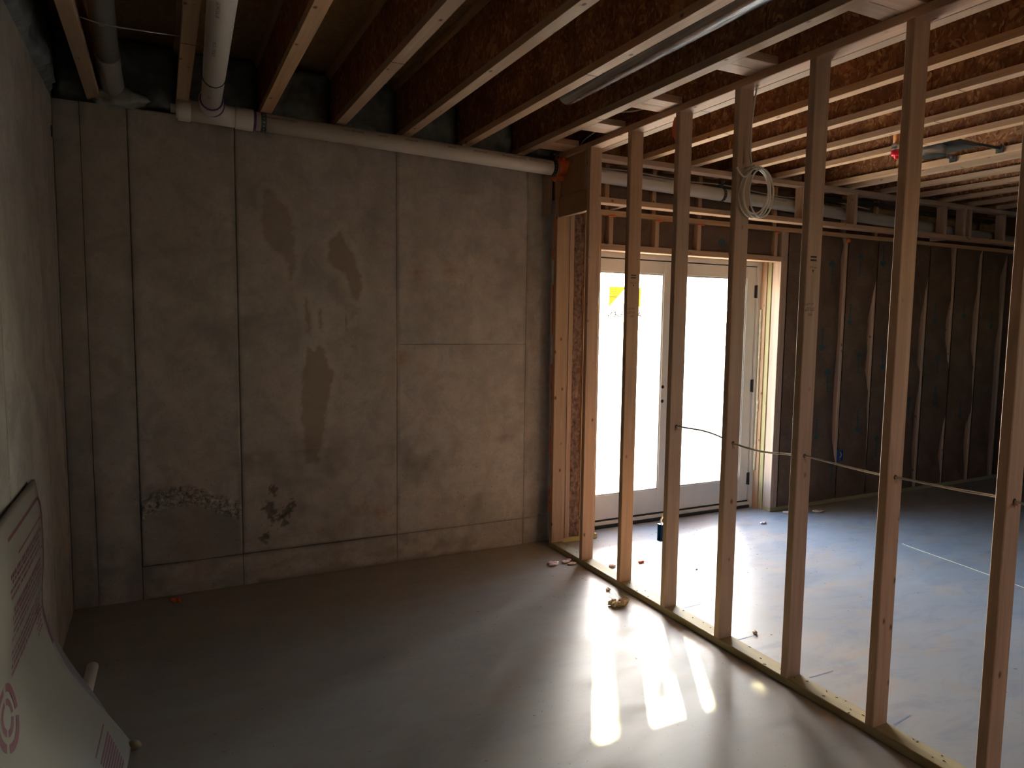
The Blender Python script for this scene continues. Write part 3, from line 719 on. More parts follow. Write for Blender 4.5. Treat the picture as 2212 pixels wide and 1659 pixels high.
pr = [[(0.55, 2.26, 0.06, True), (0.75, 0.48, 0.06, True), (0.7, 1.15, 0.055, False)],
      [(0.52, 2.12, 0.075, False), (0.55, 1.18, 0.075, False), (0.30, 1.40, 0.06, True), (0.8, 0.36, 0.06, False), (0.25, 0.62, 0.055, True)],
      [(0.36, 2.20, 0.06, False), (0.55, 1.33, 0.06, False), (0.6, 0.66, 0.075, True), (0.15, 1.62, 0.05, True)],
      [(0.15, 2.16, 0.065, True), (0.35, 1.22, 0.065, True), (0.3, 0.55, 0.06, False)],
      [(0.3, 2.2, 0.06, True), (0.5, 0.9, 0.06, False)],
      [(0.3, 1.65, 0.06, True), (0.45, 0.85, 0.06, True), (0.5, 1.3, 0.055, False)],
      [(0.4, 1.7, 0.055, True), (0.5, 0.7, 0.055, True)], [(0.5, 1.6, 0.05, True)]]
for k, (a, b) in enumerate(bays):
    xl = C(a + 0.004); xr = exposed(b, exL[b]) if b in exL else C(b + 0.012)
    batt('brown kraft faced batt, %s bay to the right of the glass door' % ORD[k], xl, xr, T + 0.004, ZT - 0.004, 3.3 * k + 1, pr[k], tuck=tucked(exL[b]) if b in exL else None)
# batts over the door
hb = [(0.398, 0.460), (0.497, 0.873), (0.910, 1.276), (1.313, 2.090)]
hl = ['narrow kraft faced scrap over the left end of the door header', 'kraft faced batt over the left half of the door header', 'kraft faced batt over the middle of the door header', 'wide kraft faced batt with arrow print over the right of the header']
for k, (a, b) in enumerate(hb):
    w = 0.02
    batt(hl[k], C(a + (0.004 if k else 0)), [(2.15, b - 0.004), (2.2, b - 0.02), (2.26, b - 0.004 - 0.015 * (k % 2)), (2.33, b - 0.008)], 2.160, ZT - 0.004, 30 + k, [(0.28, 2.235, 0.07, False)] if k == 3 else [], bulge=0.02, nz=14, face=-0.062 if k < 3 else -0.085)
ul = ['first', 'second', 'third', 'fourth', 'fifth', 'sixth', 'seventh']
for k in range(7):
    batt('dark kraft faced batt behind the pipe in the %s bay of the soffit' % ul[k], C(UPX[k] + T + 0.002), C(UPX[k + 1] - 0.002), ZT + T + 0.004, JB - 0.004, 60 + k, [], bulge=0.01, nz=12, face=-0.045)
# unfaced fibre in the narrow cavity left of the door
t = thing('insulation_batt', 'rumpled brown unfaced fibre in the narrow cavity left of the door', 'insulation', (0.22, -0.06, T))
nx, nz = 14, 160; V = []
for j in range(nz + 1):
    z = T + 0.003 + (2.34 - T) * j / nz
    for i in range(nx + 1):
        f = i / nx; x = 0.176 + 0.085 * f
        y = -0.082 + 0.022 * noise.fractal(Vector((x * 26, z * 9, 3)), 0.5, 2.1, 5) + 0.010 * noise.ridged_multi_fractal(Vector((x * 40, z * 13, 8)), 0.7, 2.2, 4, 0.9, 2.0) * -0.5
        V.append((x, y, z))
F = [(j * (nx + 1) + i, j * (nx + 1) + i + 1, (j + 1) * (nx + 1) + i + 1, (j + 1) * (nx + 1) + i) for j in range(nz) for i in range(nx)]
n0 = len(V); V += [(0.176, -0.004, T + .003), (0.261, -0.004, T + .003), (0.261, -0.004, 2.343), (0.176, -0.004, 2.343)]; F.append((n0 + 3, n0 + 2, n0 + 1, n0))
put('fibre_face', V, F, FIBRE, t, True)

# ------------------------------------------------------------------ glass double door
d1 = thing('door_1', 'white glazed double door with black hinges and a logo sticker', 'door', (1.26, 0.1, 0), kind='structure')
DY = 0.105
put('door_frame', *joinup([boxvf((0.366, 0.085, 0.0), (0.404, 0.22, 2.122)), boxvf((2.121, 0.085, 0.0), (2.158, 0.22, 2.122)), boxvf((0.404, 0.085, 2.084), (2.121, 0.22, 2.122))]), WHITEP, d1)
put('door_stop', *joinup([boxvf((0.398, 0.08, 2.116), (2.16, 0.10, 2.135))]), CREAMF, d1)
tag(box('sill', (0.404, 0.088, 0.024), (2.121, 0.20, 0.052), WHITEP, d1), 'pale sill bar')
tag(box('sill_gasket', (0.39, 0.080, 0.0), (2.121, 0.20, 0.024), RUBBER, d1), 'black sill gasket')
tag(box('door_sweep', (0.408, 0.100, 0.052), (2.117, 0.140, 0.064), RUBBER, d1), 'black door sweep')
tag(box('head_gap', (0.404, 0.104, 2.076), (2.121, 0.140, 2.0835), RUBBER, d1), 'black strip in the gap over the leaves')  # black strip filling the gap line over the leaves
def leaf(x0, x1, gx0, gx1, label):
    lf = bpy.data.objects.new('door_leaf', None); link(lf, d1); lf.location = Vector(((x0 + x1) / 2, DY, 0.0)) - Vector(d1.location)
    gz0, gz1 = 0.265, 1.968
    z0, z1 = 0.064, 2.0765; y0, y1 = DY, DY + 0.044
    box('stile', (x0, y0, z0), (gx0 - 0.012, y1, z1), WHITEP, lf, along=2, ch=0.002)
    box('stile', (gx1 + 0.012, y0, z0), (x1, y1, z1), WHITEP, lf, along=2, ch=0.002)
    box('bottom_rail', (gx0 - 0.012, y0, z0), (gx1 + 0.012, y1, gz0 - 0.012), WHITEP, lf, along=0, ch=0.002)
    box('top_rail', (gx0 - 0.012, y0, gz1 + 0.012), (gx1 + 0.012, y1, z1), WHITEP, lf, along=0, ch=0.002)
    b = 0.012
    put('glazing_bead', *joinup([boxvf((gx0 - b, y0 + .006, gz0 - b), (gx0, y1 - .006, gz1 + b)), boxvf((gx1, y0 + .006, gz0 - b), (gx1 + b, y1 - .006, gz1 + b)),
                                 boxvf((gx0, y0 + .006, gz0 - b), (gx1, y1 - .006, gz0)), boxvf((gx0, y0 + .006, gz1), (gx1, y1 - .006, gz1 + b))]), WHITEP, lf)
    put('glass_pane', *boxvf((gx0, DY + 0.019, gz0), (gx1, DY + 0.023, gz1)), GLASS, lf)
    return lf
lf1 = leaf(0.407, 1.246, 0.523, 1.125, 'left leaf'); lf2 = leaf(1.252, 2.118, 1.367, 2.006, 'right leaf')
for z in (0.255, 1.067, 1.872):
    q = bpy.data.objects.new('hinge', mesh_from('hinge', *joinup([boxvf((-0.012, -0.004, -0.052), (0.004, 0.006, 0.052)), tubevf([(0.008, -0.006, -0.055), (0.008, -0.006, 0.055)], 0.0075, 10)]), BLACKM))
    link(q, d1); q.location = Vector((2.114, DY - 0.004, z)) - Vector(d1.location); q['label'] = 'black hinge'
for z in (1.086, 0.971):
    hollow('lock_bore', (1.153, DY - 0.002, z), (1.153, DY + 0.004, z), 0.014, 0.006, BLACKM, lf1, 16)
    put('lock_hole', *tubevf([(1.153, DY - 0.0006, z), (1.153, DY + 0.001, z)], 0.011, 12), RUBBER, lf1)
# sticker on the pane, its word reading backwards from inside
sy = DY + 0.0165
P = []
def strip(x0, x1, z0, z1): return ([(x0, sy, z0), (x1, sy, z0), (x1, sy, z1), (x0, sy, z1)], [(0, 1, 2, 3)])
X0, X1, Z0, Z1 = 0.628, 0.926, 1.722, 1.868
P.append(([(X0, sy, Z0 - 0.012), (X0 + 0.158, sy, Z1), (X0, sy, Z1)], [(0, 1, 2)]))
P.append(([(X1 - 0.090, sy, Z0 + 0.03), (X1, sy, Z0 - 0.012), (X1, sy, Z1), (X1 - 0.090, sy, Z1)], [(0, 1, 2, 3)]))
put('sticker', *joinup(P), STICKY, lf1)
sy -= 0.0004
put('sticker_line', *joinup([strip(X0, X0 + 0.156 * (0.08 + 0.09 * i) , Z0 + 0.0135 * i, Z0 + 0.0135 * i + 0.0016) for i in range(1, 11) if i != 5] + [strip(X0, X0 + 0.082, 1.786, 1.790), strip(X1 - 0.055, X1, 1.786, 1.790), strip(X1 - 0.105, X1 - 0.093, 1.70, 1.862), ([(X1 - 0.075, sy, 1.705), (X1 - 0.006, sy, 1.705), (X1 - 0.075, sy, 1.752)], [(0, 1, 2)])]), STICKR, lf1)
V, F = textvf('ANDERSEN', 1.0, 0.0, 0.022); w = max(v[0] for v in V) - min(v[0] for v in V); s = 0.320 / w
put('sticker_word', [(0.777 - v[0] * s, sy, 1.655 + v[1] * s * 0.9) for v in V], F, GREYT, lf1)
V2, F2 = joinup([([(0.968 - a * 0.012, sy, zz + b * 0.012) for a, b, _ in textvf(tx)[0]], textvf(tx)[1]) for tx, zz in (('TEMPERED', 0.418), ('16  CFR', 0.374))])
put('glass_mark', V2, F2, GREYT, lf1)
# foam squeezed out beside the frame
fb = thing('sealing_foam', 'cream foam bead squeezed out beside the right door jamb', 'foam', (2.16, 0.06, 1.0))
path = [(2.152 + 0.004 * noise.noise(Vector((z * 4, 0, 0))), 0.070, z) for z in np.linspace(0.33, 1.72, 60)]
tube('foam_bead', path, [0.010 + 0.006 * abs(noise.noise(Vector((p[2] * 12, 4, 0)))) for p in path], CREAMF, fb, 7)
for z, s in ((0.93, .018), (0.86, .012), (1.30, .012)): blob('foam_lump', (2.155, 0.062, z), (s, s * .7, s * 1.2), CREAMF, fb, z * 10)

# unseen deck added outside above the door; it shades the right pane
dk = thing('deck', 'unseen raised timber deck added outside to shade the right pane', 'deck', (4, 2.4, 2.8))
for i in range(21): box('deck_board', (2.11, 0.30 + i * 0.150, 2.83), (4.25, 0.30 + i * 0.150 + 0.145, 2.862), WOOD, dk, along=0)
for i in range(5): box('deck_joist', (2.13 + i * 0.51, 0.26, 2.60), (2.17 + i * 0.51, 3.44, 2.83), WOOD, dk, along=1)
box('deck_beam', (2.11, 3.20, 2.38), (4.25, 3.30, 2.60), WOOD, dk, along=0)
box('sun_block_post', (2.12, 2.37, 2.862), (2.21, 2.475, 4.1), POSTW, dk, along=2)  # unseen post, added to narrow the first sun strip on the floor
box('deck_post', (4.05, 3.18, -0.16), (4.19, 3.32, 2.38), POSTW, dk, along=2)

# unseen fill light added behind the viewer, shaped as a hanging bulb
bl = thing('fill_bulb', 'added fill bulb on a cord, out of view behind the viewer', 'lamp', (-1.2, -6.3, 2.3))
tube('bulb_cord', [(-1.2, -6.3, JB), (-1.2, -6.3, 2.42)], 0.004, BLACKM, bl, 8)
tube('bulb_socket', [(-1.2, -6.3, 2.42), (-1.2, -6.3, 2.36)], [0.016, 0.02], BLACKM, bl, 14)
bd = bpy.data.lights.new('fill_light', 'POINT'); bd.energy = 0.7; bd.color = (1.0, 0.86, 0.70); bd.shadow_soft_size = 0.06
bo = bpy.data.objects.new('fill_light', bd); COL.objects.link(bo); bo.location = (-1.2, -6.3, 2.28)

# ------------------------------------------------------------------ drain pipe under the joists
PY, PR = -0.165, 0.0485
pz = lambda x: 2.6195 - 0.0275 * x
dp = thing('drain_pipe', 'long white plastic drain pipe with an elbow hung below the joists', 'pipe', (-1.0, PY, pz(-1.0)))
tube('pipe', [(-1.98, PY, pz(-1.98)), (0.0, PY, pz(0)), (5.42, PY, pz(5.42))], PR, PVC, dp, 32)
hollow('coupling', (-2.035, PY, pz(-2.035)), (-1.945, PY, pz(-1.945)), PR + 0.0095, 0.008, PVC, dp, 32)
hollow('primer_ring', (-1.946, PY, pz(-1.946)), (-1.930, PY, pz(-1.93)), PR + 0.0012, 0.002, PURPLE, dp, 32)
# wye: straight run, the branch bending towards the room, the clean-out end
wz = pz(-2.15)
tube('wye_run', [(-2.262, PY, pz(-2.262)), (-2.02, PY, pz(-2.02))], PR + 0.004, PVC, dp, 32)
brn = [(-2.04, PY, wz), (-2.085, PY - 0.01, wz), (-2.125, PY - 0.045, wz + 0.003), (-2.150, PY - 0.10, wz + 0.008), (-2.163, PY - 0.155, wz + 0.012)]
tube('wye_branch', brn, PR + 0.004, PVC, dp, 32)
hollow('branch_hub', (-2.160, PY - 0.135, wz + 0.010), (-2.168, PY - 0.215, wz + 0.014), PR + 0.010, 0.008, PVC, dp, 32)
hollow('hub_primer', (-2.166, PY - 0.213, wz + 0.014), (-2.167, PY - 0.221, wz + 0.0145), PR + 0.0065, 0.006, PURPLE, dp, 32)
hollow('branch_primer', (-2.150, PY - 0.128, wz + 0.009), (-2.154, PY - 0.136, wz + 0.0095), PR + 0.0095, 0.006, PURPLE, dp, 32)
hollow('end_hub', (-2.255, PY, pz(-2.255)), (-2.315, PY, pz(-2.315)), PR + 0.010, 0.010, PVC, dp, 32)
put('cleanout_plug', *joinup([tubevf([(-2.305, PY, pz(-2.3)), (-2.325, PY, pz(-2.3))], PR, 24), boxvf((-2.350, PY - 0.018, pz(-2.3) - 0.018), (-2.320, PY + 0.018, pz(-2.3) + 0.018))]), PVC, dp)
A0 = Vector((-2.166, PY - 0.20, wz + 0.014)); A1 = Vector((-2.222, -2.0, 2.655)); A2 = A1 + (A1 - A0).normalized() * 3.2
tube('branch_pipe', [A0, A1, A2], PR, PVC, dp, 32)
mid = A0 + (A1 - A0) * 0.26; md = (A1 - A0).normalized()
hollow('pipe_clamp_ring', mid, mid + md * 0.008, PR + 0.003, 0.003, STEEL, dp, 32)
# printing along the pipe, upside down as seen from the room
def pipe_text(s, xc, size, ang0, owner, squeeze=1.0):
    V, F = textvf(s, size); out = []
    for v in V:
        x = xc - v[0] * squeeze; a = ang0 + v[1] / PR          # letters turned half round
        out.append((x, PY - math.cos(a) * (PR + 0.0006), pz(x) + math.sin(a) * (PR + 0.0006) * -1))
    return out, [f[::-1] for f in F] if False else F
TP = []
for s, xc in (('3" EPEX USA LLC COEXTRUDED', -1.80), ('MADE IN USA  VERTEX', -1.40), ('NSF-DWV', -1.225), ('NON PRESSURE', -1.05), ('ASTM F891', -0.79), ('IPS SCH-40 SERIES', -0.60), ('CELLULAR CORE PVC-DWV PIPE', -0.36), ('3" EPEX USA LLC COEXTRUDED', -0.185 + 0.02), ('ASTM F891 PIPE PVC', 0.30), ('COEXTRUDED CELLULAR CORE PVC-DWV PIPE', 0.75), ('USA LLC 3"', 1.52), ('ASTM F891 SCH-40 PVC DWV PIPE', 2.0), ('SERIES PS 46', 2.7)):
    TP.append(pipe_text(s, xc, 0.0165, -0.42, dp, 0.72))
put('pipe_print', *joinup(TP), INK, dp)['kind'] = 'stuff'
TP = []
for s, d in (('ASTM D2665 3" PVC DWV', 0.95), ('NSF PW SCH 40 PIPE', 1.35), ('MADE IN USA', 1.75), ('B', 0.36), ('CERT', 0.23), ('PVC', 0.42), ('ASTM F891', 2.1)):
    V, F = textvf(s, 0.019); ax = md; up = Vector((0, 0, 1)); side = ax.cross(up).normalized(); up2 = side.cross(ax)
    o_ = []
    for v in V:
        a = v[1] / PR + 0.30; c = A0 + ax * (d + v[0] * 0.8); n_ = -up2 * math.cos(a) + -side * math.sin(a) * -1
        o_.append(c + n_ * (PR + 0.0006))
    TP.append((o_, F))
put('pipe_print', *joinup(TP), INK, dp)['kind'] = 'stuff'

def strap(x, label, top=(0.0, 0.0)):
    t = thing('pipe_strap', label, 'strap', (x, PY, pz(x)), 'perforated pipe straps')
    r, w = PR + 0.0025, 0.014
    prof = [(PY - 0.055, JB - 0.002 if x < 0 else pz(x) + 0.095)] if False else []
    pts = [(PY - 0.020, min(JB - 0.001, pz(x) + 0.105))]
    for k in range(25):
        a = math.radians(100 + k * 13.5 - 10); pts.append((PY + math.cos(a) * r, pz(x) + math.sin(a) * r))
    pts.append((PY + 0.015, min(JB - 0.001, pz(x) + 0.105)))
    V, F = [], []
    for (y, z) in pts:
        for dx in (-w, w): V += [(x + dx, y, z)]
    n = len(pts)
    F = [(2 * i, 2 * i + 1, 2 * i + 3, 2 * i + 2) for i in range(n - 1)]
    V2 = [(a, PY + (b - PY) * 1.03, pz(x) + (c - pz(x)) * 1.03) for a, b, c in V]
    F = F + [tuple(len(V) + i for i in f[::-1]) for f in F] + [(2 * i, 2 * i + 2, len(V) + 2 * i + 2, len(V) + 2 * i) for i in range(n - 1)] + [(2 * i + 1, len(V) + 2 * i + 1, len(V) + 2 * i + 3, 2 * i + 3) for i in range(n - 1)]
    put('band', V + V2, F, STEEL, t)
    dots = []
    for a in range(150, 280, 22):
        q = math.radians(a); c = Vector((x, PY + math.cos(q) * (r + 0.003), pz(x) + math.sin(q) * (r + 0.003))); nrm = Vector((0, math.cos(q), math.sin(q)))
        dots.append(tubevf([c - nrm * 0.001, c + nrm * 0.0006], 0.0035, 8))
    put('band_hole', *joinup(dots), GALV, t)['kind'] = 'stuff'
    tube('screw', [(x, PY - 0.018, pts[0][1] - 0.012), (x, PY - 0.032, pts[0][1] - 0.012)], 0.006, GALV, t, 8)
    return t
strap(-1.892, 'dark perforated strap on the drain pipe beside the wye fitting')
strap(-0.048, 'dark perforated strap on the drain pipe at the partition')
strap(1.44, 'dark perforated strap on the drain pipe in front of the door header')
strap(3.62, 'dark perforated strap on the drain pipe deep in the soffit')
ff = thing('firestop_foam', 'orange firestop foam round the drain pipe where it enters the partition', 'foam', (0.01, PY, pz(0)))
V, F = [], []
n = 26
for i in range(n):
    a = 2 * math.pi * i / n
    k = max(0.0, 0.5 + 1.6 * noise.noise(Vector((math.cos(a) * 2.3, math.sin(a) * 2.3, 2.4))))
    for rr, dx in ((PR, -0.022), (PR + 0.004 + 0.009 * k, -0.022 - 0.010 * k), (PR + 0.008 + 0.024 * k, -0.006), (PR + 0.008 + 0.026 * k, 0.026)):
        if math.cos(a) > 0.85: rr *= 1.0
        V.append((dx, PY - math.cos(a) * rr, pz(0) + math.sin(a) * rr))
for i in range(n):
    for j in range(3): F.append((i * 4 + j, i * 4 + j + 1, ((i + 1) % n) * 4 + j + 1, ((i + 1) % n) * 4 + j))
put('foam_ring', V, F, ORANGE, ff, True)
blob('foam_lump', (-0.006, PY - 0.045, pz(0) - 0.062), (0.020, 0.038, 0.014), ORANGE, ff, 3)
blob('foam_lump', (0.002, PY - 0.066, pz(0) + 0.040), (0.016, 0.020, 0.030), ORANGE, ff, 5)
f2 = thing('firestop_foam', 'orange foam bead between the end stud and the concrete wall', 'foam', (-0.004, -0.1, 1.2))
for z0, z1 in ((0.25, 0.42), (0.62, 0.86), (1.02, 1.30), (1.5, 1.85), (2.02, 2.30)):
    pth = [(0.008 - 0.006 * noise.noise(Vector((z * 9, 1, 0))), -0.112, z) for z in np.linspace(z0, z1, 14)]
    tube('foam_bead', pth, [0.010 + 0.007 * noise.noise(Vector((p[2] * 25, 7, 0))) for p in pth], ORANGE, f2, 7)
f3 = thing('firestop_foam', 'orange foam blob hanging beside the top of the third stud', 'foam', (0.0, -1.355, 2.61))
blob('foam_lump', (0.012, -1.352, 2.61), (0.022, 0.014, 0.062), ORANGE, f3, 9, 0.25)
for k, (x, z, lb) in enumerate(((0.47, 2.352, 'orange foam smear above the first cripple stud'), (0.89, 2.350, 'orange foam smear above the second cripple stud'), (1.295, 2.350, 'orange foam smear above the third cripple stud'), (2.10, 2.345, 'orange foam smear above the fourth cripple stud'), (2.955, 2.335, 'orange foam lump at the top of a stud in the insulated wall'))):
    t = thing('firestop_foam', lb, 'foam', (x, IY0, z), 'orange foam under the wall top plate')
    blob('foam_lump', (x + 0.012, IY0 - 0.006, z), (0.034 if k < 4 else 0.026, 0.012, 0.008 if k < 4 else 0.022), ORANGE, t, 11 + k, 0.5)

# second pipe in the dark bay by the left wall, with its hanger strap
vp = thing('vent_pipe', 'dim white pipe with an elbow between joists by the left wall', 'pipe', (-2.6, -0.8, 2.87))
tube('pipe', [(-2.565, -3.2, 2.895), (-2.62, -0.36, 2.845)], 0.050, GREYPVC, vp, 24)
el = [(-2.620, -0.38, 2.845), (-2.622, -0.30, 2.838), (-2.622, -0.22, 2.815), (-2.618, -0.12, 2.785), (-2.615, 0.06, 2.765)]
tube('elbow', el, 0.056, GREYPVC, vp, 24)
blob('foam_collar', (-2.585, -0.01, 2.735), (0.13, 0.10, 0.05), PALEF, vp, 21, 0.3, 3)
st_ = thing('hanger_wire', 'thin metal hanger strap stretched between joists under the dim pipe', 'strap', (-2.5, -1.08, 2.74))
tube('strap_band', [(-2.675, -1.085, 2.738), (-2.61, -1.065, 2.733), (-2.54, -1.07, 2.729), (-2.325, -1.075, 2.735)], 0.003, GALV, st_, 6)
put('strap_clip', *boxvf((-2.612, -1.073, 2.724), (-2.594, -1.060, 2.738)), GALV, st_)

# shiny round duct between two joists
du = thing('duct_pipe', 'shiny round metal duct running between two joists', 'duct', (-0.49, -4, 2.80))
tube('duct_tube', [(-0.470, -1.05, 2.800), (-0.470, -7.15, 2.800)], 0.062, SHINY, du, 40)
hollow('duct_seam', (-0.470, -2.62, 2.800), (-0.470, -2.66, 2.800), 0.0635, 0.003, SHINY, du, 40)

# stub block between joists above the elbow
sb = thing('bridging_block', 'short pale block between joists above the white pipe', 'block', (-2.0, -1.5, 2.9))
box('block_board', (-2.253, -1.60, 2.93), (-1.907 + 0.02, -1.515, 2.966), WOOD, sb, along=0)

# ------------------------------------------------------------------ cables
def catmull(P, n=8):
    P = [Vector(p) for p in P]; out = []
    for i in range(len(P) - 1):
        a, b, c, d = P[max(i - 1, 0)], P[i], P[i + 1], P[min(i + 2, len(P) - 1)]
        for k in range(n):
            t = k / n; out.append(0.5 * ((2 * b) + (c - a) * t + (2 * a - 5 * b + 4 * c - d) * t * t + (3 * b - a - 3 * c + d) * t ** 3))
    out.append(P[-1]); return out
cc = thing('cable_coil', 'coil of white cable hanging from a nail on the fourth stud', 'cable', (0.085, -1.85, 2.2))
pts = [(0.093, -1.84, 2.79), (0.082, -1.845, 2.72), (0.058, -1.85, 2.60), (0.048, -1.85, 2.50), (0.046, -1.85, 2.40), (0.050, -1.86, 2.335)]
tube('cable_drop', catmull(pts), 0.0042, CABLE, cc, 8)
for k, (dx, dz, rx, rz, ph) in enumerate(((0.0, 0.0, 0.083, 0.112, 0.0), (0.012, 0.004, 0.074, 0.116, 0.08), (-0.006, 0.008, 0.070, 0.104, -0.06), (0.018, -0.002, 0.066, 0.110, 0.14))):
    lp = []
    for i in range(40):
        a = 2 * math.pi * i / 40; x, z = rx * math.cos(a), rz * math.sin(a)
        lp.append((0.084 + dx + x * math.cos(ph) - z * math.sin(ph), -1.846 - 0.010 * k - 0.012 * math.sin(a + 1), 2.206 + dz + x * math.sin(ph) + z * math.cos(ph)))
    tube('cable_loop', lp, 0.0042, CABLE, cc, 8, closed=True)
tube('cable_end', catmull([(0.055, -1.862, 2.31), (0.03, -1.868, 2.285), (0.0, -1.868, 2.27), (-0.02, -1.862, 2.285), (-0.037, -1.855, 2.312)]), 0.0042, CABLE, cc, 8)
put('nail', *tubevf([(0.05, -1.82, 2.322), (0.05, -1.875, 2.327)], 0.003, 8), GALV, cc)
rc = thing('run_cable', 'white cable threaded through drilled holes across the studs at mid height', 'cable', (0.043, -2.2, 1.03))
pts = [(0.043, -1.372, 1.040), (0.043, -1.43, 1.041), (0.043, -1.60, 1.046), (0.043, -1.72, 1.036), (0.043, -1.80, 1.018), (0.043, -1.86, 1.012), (0.043, -2.00, 1.006), (0.043, -2.17, 1.022), (0.043, -2.25, 1.029), (0.043, -2.45, 1.022), (0.043, -2.61, 1.019), (0.043, -2.70, 1.023), (0.043, -2.90, 1.026), (0.043, -3.02, 1.031), (0.043, -3.08, 1.027), (0.043, -3.3, 1.02), (0.043, -3.5, 1.03), (0.043, -5.6, 1.03)]
tube('cable_sheath', catmull(pts), 0.0046, CABLE, rc, 8)
# drilled holes and splintered fibres where it passes
for k in (2, 3, 4, 5, 6):
    y = SY[k] - 0.0005; zc = [1.040, 1.017, 1.029, 1.022, 1.028][k - 2]
    V, F = tubevf([(0.043, y, zc), (0.043, y + 0.002, zc)], 0.0095, 14)
    o = put('drilled_hole', V, F, INKD, None); o.parent = studs[k]
    o.matrix_local = (part.matrix_basis @ studs[k].matrix_basis).inverted() @ Matrix.Translation(o.location)
    SP = []
    for i in range(4):
        a = random.uniform(-2.6, -0.5); L = random.uniform(0.012, 0.026); c = Vector((0.043 + 0.008 * math.cos(a), y, zc + 0.008 * math.sin(a))); e = c + Vector((math.cos(a) * L * 0.7, -0.008, math.sin(a) * L))
        SP.append(tubevf([c, (c + e) / 2, e], [0.0022, 0.0016, 0.0004], 5))
    o = put('splinters', *joinup(SP), WOODW, None); o.parent = studs[k]; o['kind'] = 'stuff'
    o.matrix_local = (part.matrix_basis @ studs[k].matrix_basis).inverted() @ Matrix.Translation(o.location)
c2 = thing('ceiling_cable', 'white cable looping over the partition plate near the third stud', 'cable', (0.04, -1.0, 2.8))
tube('cable_sheath', catmull([(-0.19, -0.72, 2.81), (-0.10, -0.86, 2.80), (-0.03, -1.02, 2.775), (0.0, -1.15, 2.77), (0.03, -1.26, 2.762), (0.05, -1.32, 2.73)]), 0.0042, CABLE, c2, 8)
c3 = thing('ceiling_cable', 'white cable rising behind the partition plate above the first stud', 'cable', (0.0, -0.5, 2.76))
tube('cable_sheath', catmull([(0.055, -0.33, 2.722), (0.03, -0.42, 2.752), (-0.01, -0.625, 2.762), (-0.06, -0.80, 2.79), (-0.12, -0.95, 2.85)]), 0.0042, CABLE, c3, 8)
c4 = thing('soffit_cable', 'thin cable crossing behind the soffit rail above the pipe', 'cable', (1.2, -0.2, 2.66))
tube('cable_sheath', catmull([(0.2, -0.13, 2.665), (0.6, -0.14, 2.672), (1.1, -0.135, 2.655), (1.5, -0.14, 2.660), (2.1, -0.13, 2.63), (2.6, -0.13, 2.65), (3.2, -0.12, 2.62)]), 0.005, CABLE, c4, 8)
for i in range(3):
    t = thing('soffit_cable', ['topmost', 'middle', 'lowest'][i] + ' dark cable of the bundle in the soffit beyond the can light', 'cable', (3, -0.11, 2.65), 'dark cables in the soffit')
    tube('cable_sheath', catmull([(2.3, -0.10 - 0.01 * i, 2.690 - 0.012 * i), (2.75, -0.115 - 0.01 * i, 2.672 - 0.014 * i), (3.1, -0.11, 2.685 - 0.012 * i), (4.0, -0.11 - 0.01 * i, 2.668 - 0.012 * i), (5.2, -0.11, 2.66 - 0.012 * i)]), 0.006, STEEL, t, 8)

def outlet_box(x0, x1, y0, y1, z0, z1, label, open_dir):
    t = thing('outlet_box', label, 'outlet box', ((x0 + x1) / 2, (y0 + y1) / 2, z0), 'blue outlet boxes')
    w = 0.004
    if open_dir == 'x':
        P = [boxvf((x0, y0, z0), (x1, y0 + w, z1)), boxvf((x0, y1 - w, z0), (x1, y1, z1)), boxvf((x0, y0 + w, z0), (x1, y1 - w, z0 + w)), boxvf((x0, y0 + w, z1 - w), (x1, y1 - w, z1)), boxvf((x1 - w, y0 + w, z0 + w), (x1, y1 - w, z1 - w))]
    else:
        P = [boxvf((x0, y0, z0), (x0 + w, y1, z1)), boxvf((x1 - w, y0, z0), (x1, y1, z1)), boxvf((x0 + w, y0, z0), (x1 - w, y1, z0 + w)), boxvf((x0 + w, y0, z1 - w), (x1 - w, y1, z1)), boxvf((x0 + w, y1 - w, z0 + w), (x1 - w, y1, z1 - w))]
    put('box_shell', *joinup(P), BLUEB, t); return t
b1 = outlet_box(-0.010, 0.062, SY[2] + T, SY[2] + T + 0.030, 0.398, 0.492, 'blue outlet box on the back of the third stud', 'x')
tube('cable_tail', catmull([(0.012, SY[2] + T + 0.025, 0.485), (0.006, SY[2] + T + 0.022, 0.51), (0.014, SY[2] + T + 0.012, 0.54), (0.03, SY[2] + T + 0.010, 0.60)]), 0.0042, CABLE, b1, 8)
b2 = outlet_box(2.978, 3.030, IY0 - 0.024, IY0 + 0.03, 0.378, 0.480, 'blue outlet box on a stud of the insulated wall', 'y')
tube('cable_tail', catmull([(3.004, IY0 + 0.01, 0.47), (3.012, IY0 - 0.012, 0.45), (3.008, IY0 - 0.016, 0.42), (2.998, IY0 + 0.01, 0.40)]), 0.0036, CABLE, b2, 8)

# ------------------------------------------------------------------ sprinkler drop and can light on the right ceiling
sp = thing('sprinkler_drop', 'orange sprinkler pipe drop ending in a red cap', 'sprinkler', (1.515, -1.545, 2.6))
SX, SYY = 1.515, -1.545
tube('drop_pipe', [(SX, SYY, 2.655), (SX, SYY, 2.86)], 0.0215, CPVC, sp, 18)
tube('fitting', [(SX, SYY, 2.632), (SX, SYY, 2.638), (SX, SYY, 2.668)], [0.024, 0.029, 0.029], GALV, sp, 18)
tube('protective_cap', [(SX, SYY, 2.600), (SX, SYY, 2.606), (SX, SYY, 2.634)], [0.024, 0.030, 0.030], REDP, sp, 18)
put('cap_tip', *joinup([tubevf([(SX, SYY, 2.588), (SX, SYY, 2.601)], [0.009, 0.016], 10), boxvf((SX - .003, SYY - .014, 2.583), (SX + .003, SYY + .014, 2.592))]), REDP, sp)
put('arm_pipe', *tubevf([(SX, SYY, 2.85), (SX - 0.09, SYY + 0.01, 2.85)], 0.0215, 14), CPVC, sp)
